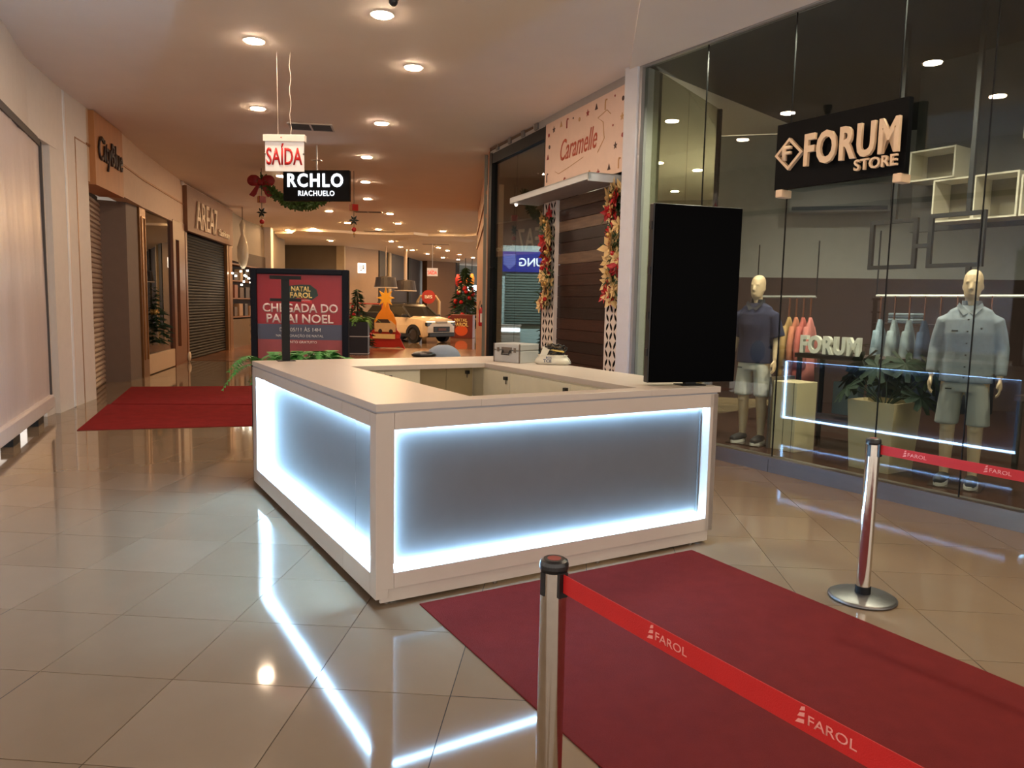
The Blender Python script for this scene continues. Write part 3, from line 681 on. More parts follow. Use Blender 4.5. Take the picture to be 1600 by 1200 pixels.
# ------------------------------------------------------------------ sweet shop (banner, awning, plank door)
W1 = Vector((1.43, 9.53, 0)); WX = Vector((.3718, -.9283, 0)); WR = math.atan2(-.9283, .3718)
W0 = W1-WX*5.1     # left end
def Wp(s, o, z=0): return W0+WX*s+Vector((.9283, .3718, 0))*o+Vector((0, 0, z))
sf = empty('window_3', W0, WR, kind='structure')
MB().box(0, 5.1, -.02, .12, 4.38, CZ).build('head_rail', al_m, sf)
for x in (.35, .95, 1.55, 2.1): MB().box(x, x+.12, -.05, -.02, 4.39, CZ-.01).build('bracket', mat('bracket_grey', (120, 118, 116), .5, .4), sf)
MB().box(-.03, .1, -.03, .12, 0, 4.4).build('frame_post', black_m, sf)
MB().box(.1, 2.5, -.02, .1, 4.2, 4.38).build('dark_header', black_m, sf)
MB().box(2.46, 2.52, -.02, .1, 0, 4.4).build('frame_post', black_m, sf)
MB().box(5.04, 5.1, -.03, .12, 0, 4.4).build('frame_post', black_m, sf)
MB().box(.1, 1.2, .03, .042, .08, 4.2).build('pane', glass, sf); MB().box(1.205, 2.46, .03, .042, .08, 4.2).build('pane', glass, sf)
MB().box(.1, 2.46, .0, .08, 0, .08).build('kick_plate', steel, sf)
for z in (2.3, 1.9): MB().box(.1, .2, -.06, .0, z, z+.03).build('door_hinge', black_m, sf)
# sweet shop interior; a storefront's reflection is built as objects behind the glass
inn = empty('wall_right_sweet_shop', (0, 0, 0), 0, kind='structure')
MB().box(-.6, 1.75, 17.1, 17.2, 0, 2.95).build('back_wall', mat('reflected_aqua_wall', (176, 192, 190), .6), inn)  # pale wall of the reflected storefront, modelled behind the pane
MB().box(-.6, 1.75, 17.1, 17.2, 2.95, 4.5).build('back_wall', mat('shop_dark_brown', (58, 44, 34), .7, noise=.2), inn)
MB().box(-.62, -.56, 14.9, 17.2, 0, 4.5).build('side_wall', mat('olive_grey', (120, 122, 112), .6), inn)
MB().prism([(-.5, 14.2), (-.56, 17.1), (1.7, 17.1), (1.7, 12.4), (.25, 12.4)], 4.44, 4.48).build('shop_ceiling', mat('shop_ceil_br', (92, 70, 50), .7), inn)
vwall('side_wall', (1.72, 17.2), (1.72, 9.6), 0, 4.5, mat('olive_grey', (120, 122, 112)), inn)
spot('shop_fill_spot', (.5, 15.0, 4.3), 420, (.8, .92, 1.0), 2.6)  # unseen fill added to light the mirrored storefront
bsn = empty('reflected_blue_sign', (-.30, 17.0, 2.36), 0, 'reflection of a blue sign with mirrored white lettering, built behind the dark glass', 'sign')  # stands in for a sign mirrored in the glass
MB().box(0, 1.6, 0, .08, 0, .45).build('sign_board', mat('blue_sign', (38, 40, 128), .4, emit=.25), bsn)
t_ = text('lettering', 'SAMSUNG', 1.15, .19, (1.55, -.005, .12), mat('sign_white_lit', (220, 225, 240), .5, emit=.5), bsn, ext=.004, off=.02); t_.scale = (-1, 1, 1)
b = MB().prism([(0, .34), (.28, .34), (.28, .12), (.14, 0), (0, .12)], 0, .01, 'y').build('shield_emblem', mat('sign_blue_pale', (92, 96, 170), .5, emit=.2), bsn, loc=(.05, -.012, .05))
shg = empty('reflected_roller_shutter', (-.19, 17.0, 1.18), 0, 'reflection of a grey roller shutter, built behind the glass below the blue sign', 'shutter')  # shutter from the same reflection, modelled as geometry
gsm = mat('grey_slat', (98, 108, 102), .5); me = MB().prism([(0, 0), (-.02, .02), (-.02, .05), (0, .06)], 0, 1.4, 'x').mesh('slat'); me.materials.append(gsm)
for k in range(19):
    o = bpy.data.objects.new('slat', me); COL.objects.link(o); o.parent = shg; o.location = (0, .05, k*.06)
MB().box(0, 1.4, .05, .08, -.02, 0).build('bottom_bar', steel, shg)
kk = empty('reflected_kiosk', (-.47, 15.9, 0), 0, 'reflection of a white kiosk with a glowing strip under its top, built behind the dark glass', 'kiosk')  # kiosk mirrored in the pane, placed at its virtual image
MB().box(0, .62, 0, .5, 0, 1.16).build('body', lam, kk); MB().box(.01, .61, -.02, .0, 1.06, 1.13).build('light_strip', mat('kiosk_led', (220, 238, 255), .5, emit=4), kk)
MB().box(-.01, .64, -.03, .52, 1.16, 1.2).build('counter_top', lam, kk)
cone_tree('christmas_tree', (.66, 12.9, 0), 1.75, .32, 'decorated christmas tree inside the glass beside the left lattice column', 16, ballm=[red_b, gold_b, cream_b], seed=9, n=800)
# banner
bn = empty('shop_banner', Wp(2.52, -.01, 3.33), WR, 'cream shop banner with script lettering and small festive icons', 'banner')
MB().box(0, 2.5, -.02, .0, 0, 1.06).build('panel', mat('banner_cream', (226, 196, 176), .5, noise=.03), bn)
icr = mat('icon_red', (150, 50, 40), .6); icd = mat('icon_dark', (70, 44, 40), .6); icb = mat('icon_tan', (196, 150, 100), .6)
text('lettering', 'Caramelle', 1.15, .3, (.55, -.022, .42), mat('banner_letter', (190, 88, 62), .6), bn, ext=.003, off=.004, shear=.35)
q = random.Random(4)
spots = [(.12, .88), (.3, .93), (.55, .95), (.75, .93), (.95, .96), (1.15, .9), (1.4, .93), (1.65, .95), (1.9, .93), (2.15, .98), (2.36, .9), (2.35, .68), (.1, .55), (.08, .25), (.22, .1), (2.38, .45), (2.2, .35), (.45, .06), (.7, .1), (1.0, .08), (1.5, .12), (1.75, .08), (2.05, .1), (2.3, .12), (2.12, .62), (.15, .7)]
for k, (x, z) in enumerate(spots):
    kind = k % 5; m = (icr, icd, icb)[k % 3]
    if kind == 0: b = MB().prism(disc(.03, 10, (x, z)), -.024, -.02, 'y')
    elif kind == 1: b = MB().prism(star(5, .05, .022, c=(x, z)), -.024, -.02, 'y')
    elif kind == 2: b = MB().prism([(x-.04, z-.03), (x+.04, z-.03), (x, z+.05)], -.024, -.02, 'y')
    elif kind == 3: b = MB().tube([(x, -.022, z-.07), (x, -.022, z+.03), (x+.015, -.022, z+.06), (x+.045, -.022, z+.05)], .01, 5)
    else: b = MB().prism(disc(.015, 8, (x, z)), -.024, -.02, 'y')
    b.build('icon', m, bn)
b = MB(); b.tube([(.38, -.022, .3), (.5, -.022, .25), (.9, -.022, .3), (1.3, -.022, .36)], .004, 5); b.tube([(1.72, -.022, .35), (1.9, -.022, .5), (1.85, -.022, .72), (1.7, -.022, .8), (1.95, -.022, .85), (2.05, -.022, .78)], .006, 5)
b.build('flourish', icb, bn)
# awning
aw = empty('awning', Wp(2.25, -.5, 3.20), WR, 'white box awning below the cream banner', 'awning')
MB().box(0, 2.66, 0, .03, 0, .085).box(2.63, 2.66, .0, .5, -.02, .085).box(0, .03, 0, .5, 0, .085).box(0, 2.66, 0, .5, .07, .085).build('canopy', mat('awning_white', (196, 200, 200), .5), aw)
MB().box(.03, 2.6, .02, .5, .0, .01).build('soffit', mat('soffit_grey', (150, 140, 130), .6), aw)
MB().ball((.02, .1, -.01), .025, 8).build('spot_lamp', mat('spot_lit', (255, 240, 220), .5, emit=6), aw)
# lattice columns: a board with petal-shaped openings
def lattice(w_, h, nx, nz, th=.006):
    cu = bpy.data.curves.new('lattice_board', 'CURVE'); cu.dimensions = '2D'; cu.fill_mode = 'BOTH'; cu.extrude = th/2; cu.resolution_u = 1
    def sp_(pts):
        s = cu.splines.new('POLY'); s.points.add(len(pts)-1)
        for p, (x, y) in zip(s.points, pts): p.co = (x, y, 0, 1)
        s.use_cyclic_u = True
    sp_([(0, 0), (w_, 0), (w_, h), (0, h)])
    cw = w_/nx; ch = h/nz
    for i in range(nx):
        for j in range(nz):
            for sx in (-1, 1):
                flip = sx if j % 2 == 0 else -sx
                cx = cw*(i+.5+sx*.24); cz = ch*(j+.5); L_ = ch*.47; ww = cw*.15; tx = flip*cw*.13
                pts = []
                for k in range(10):
                    a = 2*math.pi*k/10; u = L_*math.cos(a); v = ww*math.sin(a)*(1-abs(math.cos(a))**3*.6)
                    pts.append((cx+tx*u/L_+v, cz+u))
                sp_(pts)
    o = bpy.data.objects.new('l', cu); COL.objects.link(o); dg = bpy.context.evaluated_depsgraph_get(); dg.update()
    me = bpy.data.meshes.new_from_object(o.evaluated_get(dg)); bpy.data.objects.remove(o); return me
lat = lattice(.42, 3.2, 2, 27)
for s_, lb in ((2.56, 'white lattice column with petal cut-outs left of the plank door'), (4.62, 'white lattice column with petal cut-outs right of the plank door')):
    c = empty('lattice_column', Wp(s_, -.03, 0), WR, lb, 'column')
    me = lat.copy(); me.materials.clear(); me.materials.append(mat('lattice_white', (222, 210, 198), .5))
    o = bpy.data.objects.new('front_board', me); COL.objects.link(o); o.parent = c; o.rotation_euler = (R(90), 0, 0); o.location = (0, -.004, 0)
    MB().box(.005, .415, 0, .06, 0, 3.2).build('core', mat('lattice_core', (12, 9, 8), .9, spec=.1), c)
    MB().box(-.012, .0, -.01, .06, 0, 3.2).box(.42, .432, -.01, .06, 0, 3.2).build('side_board', mat('lattice_white', (214, 200, 188), .5), c)
# plank wall between columns
pw = empty('wall_plank_door', Wp(3.0, .02, 0), WR, 'dark reclaimed wooden plank door between the two lattice columns', 'door')
pw.name = 'plank_door'
MB().box(0, 1.62, .02, .05, 0, 3.2).build('backing', dark_ho, pw)
pcol = [(52, 26, 16), (38, 19, 13), (66, 34, 20), (44, 22, 14), (32, 17, 12), (92, 52, 28), (56, 28, 17), (104, 82, 64)]
q = random.Random(21); z = 0
order = [4, 1, 5, 5, 0, 3, 4, 0, 6, 4, 1, 3, 0, 6, 7, 1, 4, 7, 0, 7]
for k in range(20):
    h = .16
    m = mat('plank_%d' % order[k], pcol[order[k]], .45, noise=.35, nscale=5, stretch=(.6, 1, 6), bump=.3, bscale=15)
    MB().box(0, 1.62, -.003*q.random()-.004, .02, z+.003, z+h-.003).build('plank', m, pw); z += h
# flower garlands
poi_r = mat('poinsettia_red', (172, 24, 28), .45, noise=.15); poi_c = mat('poinsettia_cream', (222, 190, 130), .5, noise=.12)
def poinsettia_mesh(m, r, seed):
    q = random.Random(seed); b = MB()
    for ring_, (n, rr, lift) in enumerate(((6, 1, .15), (5, .65, .4))):
        for k in range(n):
            a = 2*math.pi*k/n+ring_*.5+q.random()*.2; L_ = r*rr*(.85+.3*q.random()); d = Vector((math.cos(a), 0, math.sin(a))); s_ = Vector((-math.sin(a), 0, math.cos(a)))*L_*.26
            m0 = d*L_*.5+Vector((0, -L_*lift, 0))
            b.face([Vector((0, 0, 0)), m0-s_, d*L_+Vector((0, -L_*lift*1.1, 0))]); b.face([Vector((0, 0, 0)), d*L_+Vector((0, -L_*lift*1.1, 0)), m0+s_])
    me = b.mesh('flower'); me.materials.append(m); return me
PR = [poinsettia_mesh(poi_r, .11, k) for k in range(3)]; PC = [poinsettia_mesh(poi_c, .11, 10+k) for k in range(3)]
for s_, lb, z0, z1, side in ((2.70, 'red and cream poinsettia garland on the left lattice column', 1.62, 3.0, 0), (4.80, 'red and cream poinsettia garland on the right lattice column', 1.72, 3.12, 1)):
    g = empty('flower_garland', Wp(s_+.1, -.03, 0), WR, lb, 'garland'); q = random.Random(31+side)
    b = MB()
    for k in range(420):
        x = q.gauss(0, .09); zz = z0+(z1-z0)*q.random(); y = -.02-.08*q.random(); a = q.random()*6.28; d = Vector((math.cos(a), -.4, math.sin(a)))*.09; s2 = Vector((-math.sin(a), 0, math.cos(a)))*.02
        c = Vector((x, y, zz)); b.face([c-s2, c+s2, c+d])
    b.build('foliage', leaf_d, g, stuff=True)
    n = 36
    for k in range(n):
        t = k/(n-1); me = (PR if q.random() < .36 else PC)[k % 3]
        o = bpy.data.objects.new('flower', me); COL.objects.link(o); o.parent = g
        o.location = (q.uniform(-.14, .14), -.04-.06*q.random(), z0+(z1-z0)*t+q.uniform(-.02, .02)); o.rotation_euler = (q.uniform(-.5, .5), q.random()*6, q.uniform(-.6, .6)); f_ = 1.0+.55*q.random(); o.scale = (f_, f_, f_)
    for k in range(6): MB().ball((0, 0, 0), .035, 10).build('bauble', (red_b, gold_b)[k % 2], g, smooth=True, loc=(q.uniform(-.1, .1), -.12, z0+.1+(z1-z0-.2)*k/5))
# ------------------------------------------------------------------ reception counter
CO = Vector((-.702, 3.847, 0)); CR_ = R(30.7); CX = Vector((.8599, .5105, 0)); CY = Vector((-.5105, .8599, 0))
def Cp(x, y, z=0): return CO+CX*x+CY*y+Vector((0, 0, z))
CW, CL, TZ = 2.485, 3.03, 1.10
rc = empty('reception_counter', CO, CR_, 'white square reception counter with glowing blue-white light frames', 'counter')
# plinth with feet
b = MB().box(.03, CW-.05, .012, .03, .02, .095).box(.03, CW-.05, CL-.05, CL-.03, .02, .095).box(CW-.07, CW-.05, .03, CL-.05, .02, .095)
b.build('plinth', lam, rc)
b = MB().box(.06, .075, .06, CL-.05, .0, .05); b.build('plinth', mat('plinth_dark', (40, 38, 38), .6), rc)['label'] = 'dark recessed plinth'
for x, y in ((.08, .05), (.75, .04), (1.5, .04), (2.3, .04), (.1, 2.9), (2.3, 2.9)): MB().lathe([(.015, 0), (.015, .1)], 8, (x, y)).build('foot', steel, rc)
ft = .07
# frames: side 0 = front (y=0), 1 = left (x=0), 2 = right (x=CW)
def face_frame(L_, x0, x1, z0, z1, zb, place, seam=None, lm=None):
    """boards around an opening, recessed panel and LED bars; built in local xz with y inward, then placed by matrix"""
    def put(b, name, m, **k):
        o = b.build(name, m, rc, **k); o.matrix_local = place; return o
    def bx(name, m, *a, bevel=.0015): 
        return put(MB().box(*a), name, m, bevel=bevel)
    bx('side_stile', lam, 0, x0-.0015, 0, ft, zb, 1.05)
    bx('side_stile', lam, x1+.0015, L_, 0, ft, zb, 1.05)
    segs = [(x0, x1)] if not seam else [(x0, seam-.0015), (seam+.0015, x1)]
    for a, c in segs:
        bx('top_rail', lam, a, c, 0, ft, z1, 1.05); bx('bottom_rail', lam, a, c, 0, ft, zb, z0)
        bx('back_panel', mat('panel_grey_white', (90, 88, 88), .45, noise=.04), a-.03 if a == x0 else a, c+.03 if c == x1 else c, ft+.01, ft+.02, z0-.03, z1+.03, bevel=0)
    s_ = .014; sb = .02; st2 = .007; y0, y1 = ft-.012, ft+.004
    for a in ((x0+.001, x1-.001, z0+.001, z0+sb), (x0+.001, x1-.001, z1-st2, z1-.001), (x0+.001, x0+s_, z0+s_, z1-s_), (x1-s_, x1-.001, z0+s_, z1-s_)):
        put(MB().box(a[0], a[1], y0, y1, a[2], a[3]), 'led_strip', lm or led_m)
Mf = Matrix.Identity(4)
face_frame(CW-.02, .104, 2.42-.0, .182, .96, .095, Mf)
# left face: local x runs from far end to near corner (viewer's left to right)
Ml = Matrix(((0, 1, 0, 0), (-1, 0, 0, CL), (0, 0, 1, 0), (0, 0, 0, 1)))
face_frame(CL-.002, CL-2.885, CL-.09, .172, .972, .045, Ml, seam=CL-.56, lm=led_left)
Mr = Matrix(((0, -1, 0, CW-.02), (1, 0, 0, 0), (0, 0, 1, 0), (0, 0, 0, 1)))
face_frame(CL, .1, CL-.1, .182, .96, .095, Mr, lm=led_dim)
MB().box(0, CW-.02, CL-.04, CL, .095, 1.05).build('back_face', lam, rc)
# shadow gap strip and top slabs
MB().box(.006, CW-.026, .006, .05, 1.05, 1.06).box(.006, .05, .05, CL-.006, 1.05, 1.06).box(CW-.07, CW-.026, .05, CL-.006, 1.05, 1.06).box(.05, CW-.07, CL-.05, CL-.006, 1.05, 1.06).build('shadow_gap', mat('gap_grey', (150, 150, 156), .6), rc)
MB().box(0, .62, 0, CL, 1.06, TZ).build('counter_top', lam, rc, bevel=.002)
MB().box(.62, 1.865, 0, .145, 1.06, TZ).build('counter_top', lam, rc, bevel=.002)
MB().box(1.865, CW, 0, CL, 1.06, TZ).build('counter_top', lam, rc, bevel=.002)
MB().box(.62, 1.2, 2.25, CL, 1.06, TZ).build('counter_top', lam, rc, bevel=.002); MB().box(1.2, 1.865, 2.25, CL, 1.06, TZ).build('counter_top', lam, rc, bevel=.002)
# inner carcass and doors
MB().box(.12, .60, .12, CL-.05, .1, 1.06).build('cabinet_carcass', lam_in, rc)
MB().box(.62, 1.83, .115, .14, .1, 1.06).build('inner_front', lam_in, rc)
MB().box(1.88, CW-.14, .12, CL-.05, .1, 1.06).build('cabinet_carcass', lam_in, rc)
MB().box(.60, 1.25, 2.29, CL-.05, .1, 1.06).build('cabinet_carcass', lam_in, rc)
MB().box(1.25, 1.88, 2.50, CL-.05, .1, 1.06).build('cabinet_carcass', lam_in, rc)
ld = mat('cabinet_door_white', (216, 208, 184), .5)
def lock(par, x, y, z, nrm):
    o = MB().box(-.018, .018, -.018, .018, -.015, .015).build('lock', black_pl, par, loc=(x, y, z), bevel=.003); MB().box(-.004, .004, -.004, .004, -.05, -.015).build('key', steel, o)
    return o
for a, c, lk in ((.62, .918, None), (.922, 1.235, .96)):
    d = MB().box(a, c, 2.272, 2.29, .12, 1.045).build('door', ld, rc, bevel=.001)
    if lk: lock(d, lk, 2.262, 1.0, 0)
for a, c, lk in ((1.255, 1.588, None), (1.592, 1.86, 1.8)):
    d = MB().box(a, c, 2.48, 2.5, .12, 1.045).build('door', mat('door_beige', (178, 162, 124), .55), rc, bevel=.001)
    if lk: lock(d, lk, 2.47, 1.0, 0)
for a, c, lk in ((.15, .898, None), (.902, 1.798, .95), (1.802, 2.27, 1.85)):
    d = MB().box(1.862, 1.88, a, c, .12, 1.045).build('door', ld, rc, bevel=.001)
    if lk: lock(d, 1.852, lk, 1.0, 0)

# ---- black screen on stand
tv = empty('display_screen', Cp(2.34, .15, TZ), R(17), 'tall black portrait display screen standing on the counter corner', 'screen')
MB().box(-.33, .33, -.03, -.012, .025, 1.215).build('screen_panel', black_gloss, tv, bevel=.004)
MB().box(-.335, .335, -.012, .05, .02, 1.22).build('housing', mat('screen_housing', (26, 27, 28), .4), tv, bevel=.006)
MB().box(-.30, .30, .05, .1, .06, 1.18).build('rear_cover', mat('screen_housing', (26, 27, 28), .4), tv, bevel=.01)
MB().box(-.04, .04, -.01, .03, 0, .1).build('stand_neck', black_m, tv)
MB().box(-.09, .09, -.06, .07, 0, .006).build('base_plate', black_m, tv)
for z in (.2, .45, .75, 1.05): MB().box(-.345, -.335, .0, .03, z, z+.05).build('side_clip', black_pl, tv)
# ---- black T post
tp = empty('post_stand', Cp(.27, 2.95, TZ), CR_-R(6), 'black metal post with two short crossbars on the counter\'s far left corner', 'stand')
MB().box(-.032, .032, -.02, .02, 0, .735).build('post', black_m, tp)
MB().box(-.13, .13, -.03, -.0, .705, .735).build('crossbar', black_m, tp); MB().box(-.13, .13, -.03, -.0, .515, .54).build('crossbar', black_m, tp)
MB().box(-.075, .075, -.06, .05, 0, .005).build('base_plate', black_m, tp)
# ---- aluminium case
ac = empty('aluminium_case', (.035, 6.965, TZ), R(-40), 'small silver aluminium case with black handle on the counter', 'case')
alm = mat('case_alu', (188, 188, 184), .35, .35, noise=.05)
MB().box(-.155, .155, -.14, .14, 0, .11).build('case_body', alm, ac, bevel=.008); MB().box(-.155, .155, -.14, .14, .113, .172).build('lid', alm, ac, bevel=.008)
for x in (-.157, .147): MB().box(x, x+.01, -.144, -.134, 0, .172).build('corner_trim', steel, ac)
MB().tube([(-.045, -.142, .11), (-.04, -.165, .075), (.04, -.165, .075), (.045, -.142, .11)], .009, 6).build('handle', black_pl, ac)
for x in (-.1, .1): MB().box(x-.012, x+.012, -.148, -.14, .095, .135).build('latch', steel, ac)
MB().box(-.06, .06, -.144, -.14, .085, .14).build('handle_plate', steel, ac)
# ---- white bag with cables
bgp = Vector((.36, 6.74, TZ)); bb = empty('plastic_bag', bgp, R(-8), 'crumpled translucent white plastic bag holding tangled cables', 'bag')
bb.scale = (.82, .82, .95); q = random.Random(8); b = MB(); rs = []
for z, r in ((0, .14), (.02, .165), (.05, .15), (.075, .12), (.09, .13)):
    rs.append([((r*1.25+q.uniform(-.012, .012))*math.cos(2*math.pi*k/20), (r*.7+q.uniform(-.01, .01))*math.sin(2*math.pi*k/20), z+q.uniform(-.006, .006)*(z > .01)) for k in range(20)])
b.rings(rs).build('bag_body', mat('bag_white', (214, 208, 190), .35, noise=.05), bb, smooth=True)
b = MB().prism([(-.15, .05), (-.1, .17), (-.03, .14), (-.08, .05)], -.05, -.02, 'y'); b.build('bag_flap', mat('bag_white', (214, 208, 190)), bb)
text('bag_print', 'TCE', .09, .03, (-.09, -.125, .025), mat('print_blue', (40, 52, 92), .6), bb, ext=.002, off=.02)
text('bag_print', 'BOS', .06, .02, (-.06, -.121, .06), mat('print_blue', (40, 52, 92), .6), bb, ext=.002, off=.02)
for k in range(24):
    pts = []; a = q.random()*6.28; x0 = q.uniform(-.09, .1); 
    for i in range(9): pts.append((x0+.07*math.cos(a+i*.8)+q.uniform(-.012, .012), .045*math.sin(a+i*.8), .09+.03*math.sin(i*1.3+a)+.02*q.random()+.003*k))
    MB().tube(pts, .0055, 5).build('cable', (black_pl, mat('cable_brown', (92, 76, 50), .5), black_pl)[k % 3], bb, smooth=True)
for k, (c, y) in enumerate((((226, 222, 210), .01), ((200, 172, 96), -.03))): MB().tube([(.0-.05*k, y, .15-.01*k), (.13, y-.03, .125)], .008, 8).build('tube_roll', mat('roll_%d' % k, c, .4), bb)
MB().tube([(.1, 0, .1), (.17, -.02, .05), (.2, -.03, .012)], .01, 6).build('cable', black_pl, bb)
# ---- fern behind counter in a planter
fp = empty('potted_fern', Cp(.30, 3.32, 0), CR_, 'bright green fern rising behind the counter\'s far left corner', 'plant')
MB().box(-.16, .62, -.16, .2, 0, 1.0).build('planter_box', mat('planter_dark', (36, 34, 34), .6), fp)
q = random.Random(2)
def fern(par, n, L0, cx, cy, cz, spread, m, q, name='frond'):
    for k in range(n):
        a = q.random()*6.283; L_ = L0*(.7+.5*q.random()); b = MB(); p0 = Vector((cx+q.uniform(-spread, spread), cy+q.uniform(-.06, .06), cz)); d = Vector((math.cos(a), math.sin(a)*.6, 0)); up = q.uniform(.45, 1.1)
        pts = [p0+d*L_*t+Vector((0, 0, L_*(up*t-1.0*t*t))) for t in [i/9 for i in range(10)]]
        sd = d.cross(Vector((0, 0, 1))).normalized()
        b.tube(pts, [.004*(1-.08*i) for i in range(10)], 4)
        for i in range(1, 10):
            for s_ in (-1, 1):
                for hh in (0, .5):
                    p = pts[i-1].lerp(pts[i], 1-hh); w_ = .09*L_/.4*(1-abs(i/10-.35)*1.2); t_ = (pts[i]-pts[i-1]).normalized()
                    e = p+sd*s_*w_+t_*w_*.5+Vector((0, 0, -.15*w_)); b.face([p-t_*.012, p+t_*.012, e])
        b.build(name, m, par)
fern(fp, 64, .30, .24, 0, 1.06, .36, leaf_m, q)
fern(fp, 5, .40, -.14, 0, 1.02, .03, leaf_m, q)
# ---- grey chair and black round item behind the counter
ch = empty('office_chair', Cp(2.1, 3.62, 0), CR_-R(10), 'pale grey-blue rounded chair back just behind the counter, left of the case', 'chair')
MB().ball((0, 0, 0), .2, 20, (1.0, .3, .8)).build('backrest', mat('chair_greyblue', (124, 134, 150), .5), ch, smooth=True, loc=(0, 0, 1.03))
MB().ball((0, -.2, .62), .24, 16, (1, 1, .18)).build('seat', mat('chair_greyblue', (124, 134, 150), .5), ch, smooth=True)
MB().box(-.025, .025, -.02, .02, .6, .95).build('back_bar', black_m, ch)
MB().lathe([(.025, .08), (.025, .6)], 8, (0, -.2)).build('gas_lift', black_m, ch)
for k in range(5):
    a = k*1.2566; MB().tube([(0, -.2, .09), (.26*math.cos(a), -.2+.26*math.sin(a), .05)], .018, 6).build('leg', black_m, ch)
st_ = empty('stool', Cp(1.82, 3.5, 0), 0, 'black round stool top peeking over the counter\'s back edge', 'stool')
MB().lathe([(.02, 0), (.02, 1.08)], 8).build('post', black_m, st_); MB().lathe([(.17, 0), (.17, .02), (.02, .04)], 16).build('base', black_m, st_)
MB().ball((0, 0, 1.09), .13, 16, (1, 1, .3)).build('seat', black_pl, st_, smooth=True)

# ------------------------------------------------------------------ carpets
def carpet(name, poly, m, label, th=.008):
    o = MB().prism(poly, .0005, th).build(name, m, bevel=.003); return tag(o, label, 'carpet')
cx_ = Vector((-.5025, .8646)); A = Vector((-.478, 3.914)); B = Vector((1.237, 4.921))
carpet('red_carpet', [tuple(A-cx_*0), tuple(A-cx_*4.6), tuple(B-cx_*4.6), tuple(B)], carpet_m, 'dark red carpet running from the counter front to the lower right')
carpet('red_carpet', [(-5.26, 8.958), (-6.09, 11.20), (-3.0, 11.55), (-2.2, 9.75), (-3.346, 9.55)], carpet_m2, 'nearer red carpet strip beyond the counter on the left')
carpet('red_carpet', [(-6.08, 11.26), (-6.883, 13.455), (-4.6, 14.05), (-2.2, 14.3), (-2.6, 11.65)], carpet_m2, 'farther red carpet strip beyond the counter on the left', .01)
# ------------------------------------------------------------------ stanchions with belts
def stanchion(loc, bdir, L_, label, sag, sp_text, tsz):
    d = Vector(bdir).normalized(); rz = math.atan2(d.y, d.x)
    t = empty('stanchion', loc, rz, label, 'barrier post')
    MB().lathe([(.178, 0), (.183, .006), (.183, .014), (.17, .022), (.05, .034), (.04, .036)], 40).build('base', dark_steel, t, smooth=True)
    MB().lathe([(.042, .02), (.042, .075), (.035, .08)], 24).build('collar', black_m, t)
    MB().lathe([(.0375, .036), (.0375, .90)], 32).build('post', chrome, t, smooth=False).modifiers.new('e', 'EDGE_SPLIT')
    for p in t.children[-1].data.polygons: p.use_smooth = True
    MB().lathe([(.0378, .895), (.041, .905), (.041, .915), (.038, .925), (.030, .93)], 32).build('cap', black_pl, t)
    MB().prism(disc(.02, 10), .93, .9305).build('cap_print', mat('cap_red', (140, 40, 30), .5), t)
    for a in (90, 180, 270): MB().box(.036, .0395, -.009, .009, .83, .895).build('slot', black_pl, t, rz=R(a))
    MB().box(.034, .046, -.014, .014, .83, .9).build('belt_clip', black_pl, t)
    bt = MB(); n = 24; top = []; bot = []; h = .052
    rs = []
    for k in range(n+1):
        u = .045+(L_-.045)*k/n; sg = -sag*4*(k/n)*(1-k/n); rs.append([(u, -.0012, .845+sg), (u, .0012, .845+sg), (u, .0012, .845+h+sg), (u, -.0012, .845+h+sg)])
    bt.rings(rs); be = bt.build('belt', belt_m, t)
    for x in sp_text:
        k = x/L_; sg = -sag*4*k*(1-k); sl = math.atan(-sag*4*(1-2*k)/L_)
        text('belt_lettering', 'FAROL', tsz, tsz*.2, (x, -.0016, .845+sg+.017), belt_print, be, ext=.0006, off=.004, rot=(R(90), -sl, 0))
        b = MB(); tz_ = tsz; x0_ = x-.05
        for j, (w_, z, s2) in enumerate(((.5, 0, .5), (.36, .30, .4), (.2, .58, .3))):
            b.prism([(x-.008-.026*w_*2*.5-.006, z*.045), (x-.008, z*.045+.004), (x-.008, z*.045+.012), (x-.008-.018*w_-.004, z*.045+.009)], -.0022, -.0016, 'y')
        o = b.build('belt_emblem', belt_print, be, loc=(0, 0, .845+sg+.012))
    return t
stanchion((.128, 2.025, .0), (.552, -.846), 2.3, 'near steel barrier post with red belt, in front of the counter', .012, (.405, .815, 1.22, 1.63), .1)
stanchion((2.027, 4.136, .0), (.565, -.825), 2.3, 'far steel barrier post with red belt, on tiles before the shop window', .01, (.195, .6, 1.0, 1.4), .1)

# ------------------------------------------------------------------ poster totem
ps = empty('poster_stand', (-3.235, 9.30, 0), R(2.6), 'tall black framed event poster standing behind the counter on the left', 'poster')
PW, PH = 1.19, 2.01
fb = mat('frame_navy_black', (10, 14, 26), .6, spec=.2)
MB().box(0, .075, -.06, .06, 0, PH).build('frame_side', fb, ps, bevel=.01); MB().box(PW-.075, PW, -.06, .06, 0, PH).build('frame_side', fb, ps, bevel=.01)
MB().box(.075, PW-.075, -.06, .06, PH-.07, PH).build('frame_top', fb, ps, bevel=.01); MB().box(.075, PW-.075, -.06, .06, 0, .5).build('frame_base', fb, ps, bevel=.01)
MB().box(.075, PW-.075, -.02, .02, .5, PH-.07).build('poster_sheet', mat('poster_red', (150, 32, 38), .4, noise=.05), ps)
pz = -.0215; 
MB().box(.076, PW-.076, pz, -.02, 1.14, 1.33).build('date_band', mat('poster_slate', (74, 78, 96), .5), ps)
phm = mat('poster_photo', (140, 64, 66), .5, noise=.35, nscale=2.2); MB().box(.076, PW-.076, pz, -.02, .5, 1.14).build('photo_area', phm, ps)
cw_ = mat('poster_white', (226, 206, 200), .5); cg_ = mat('poster_cream', (226, 196, 120), .5)
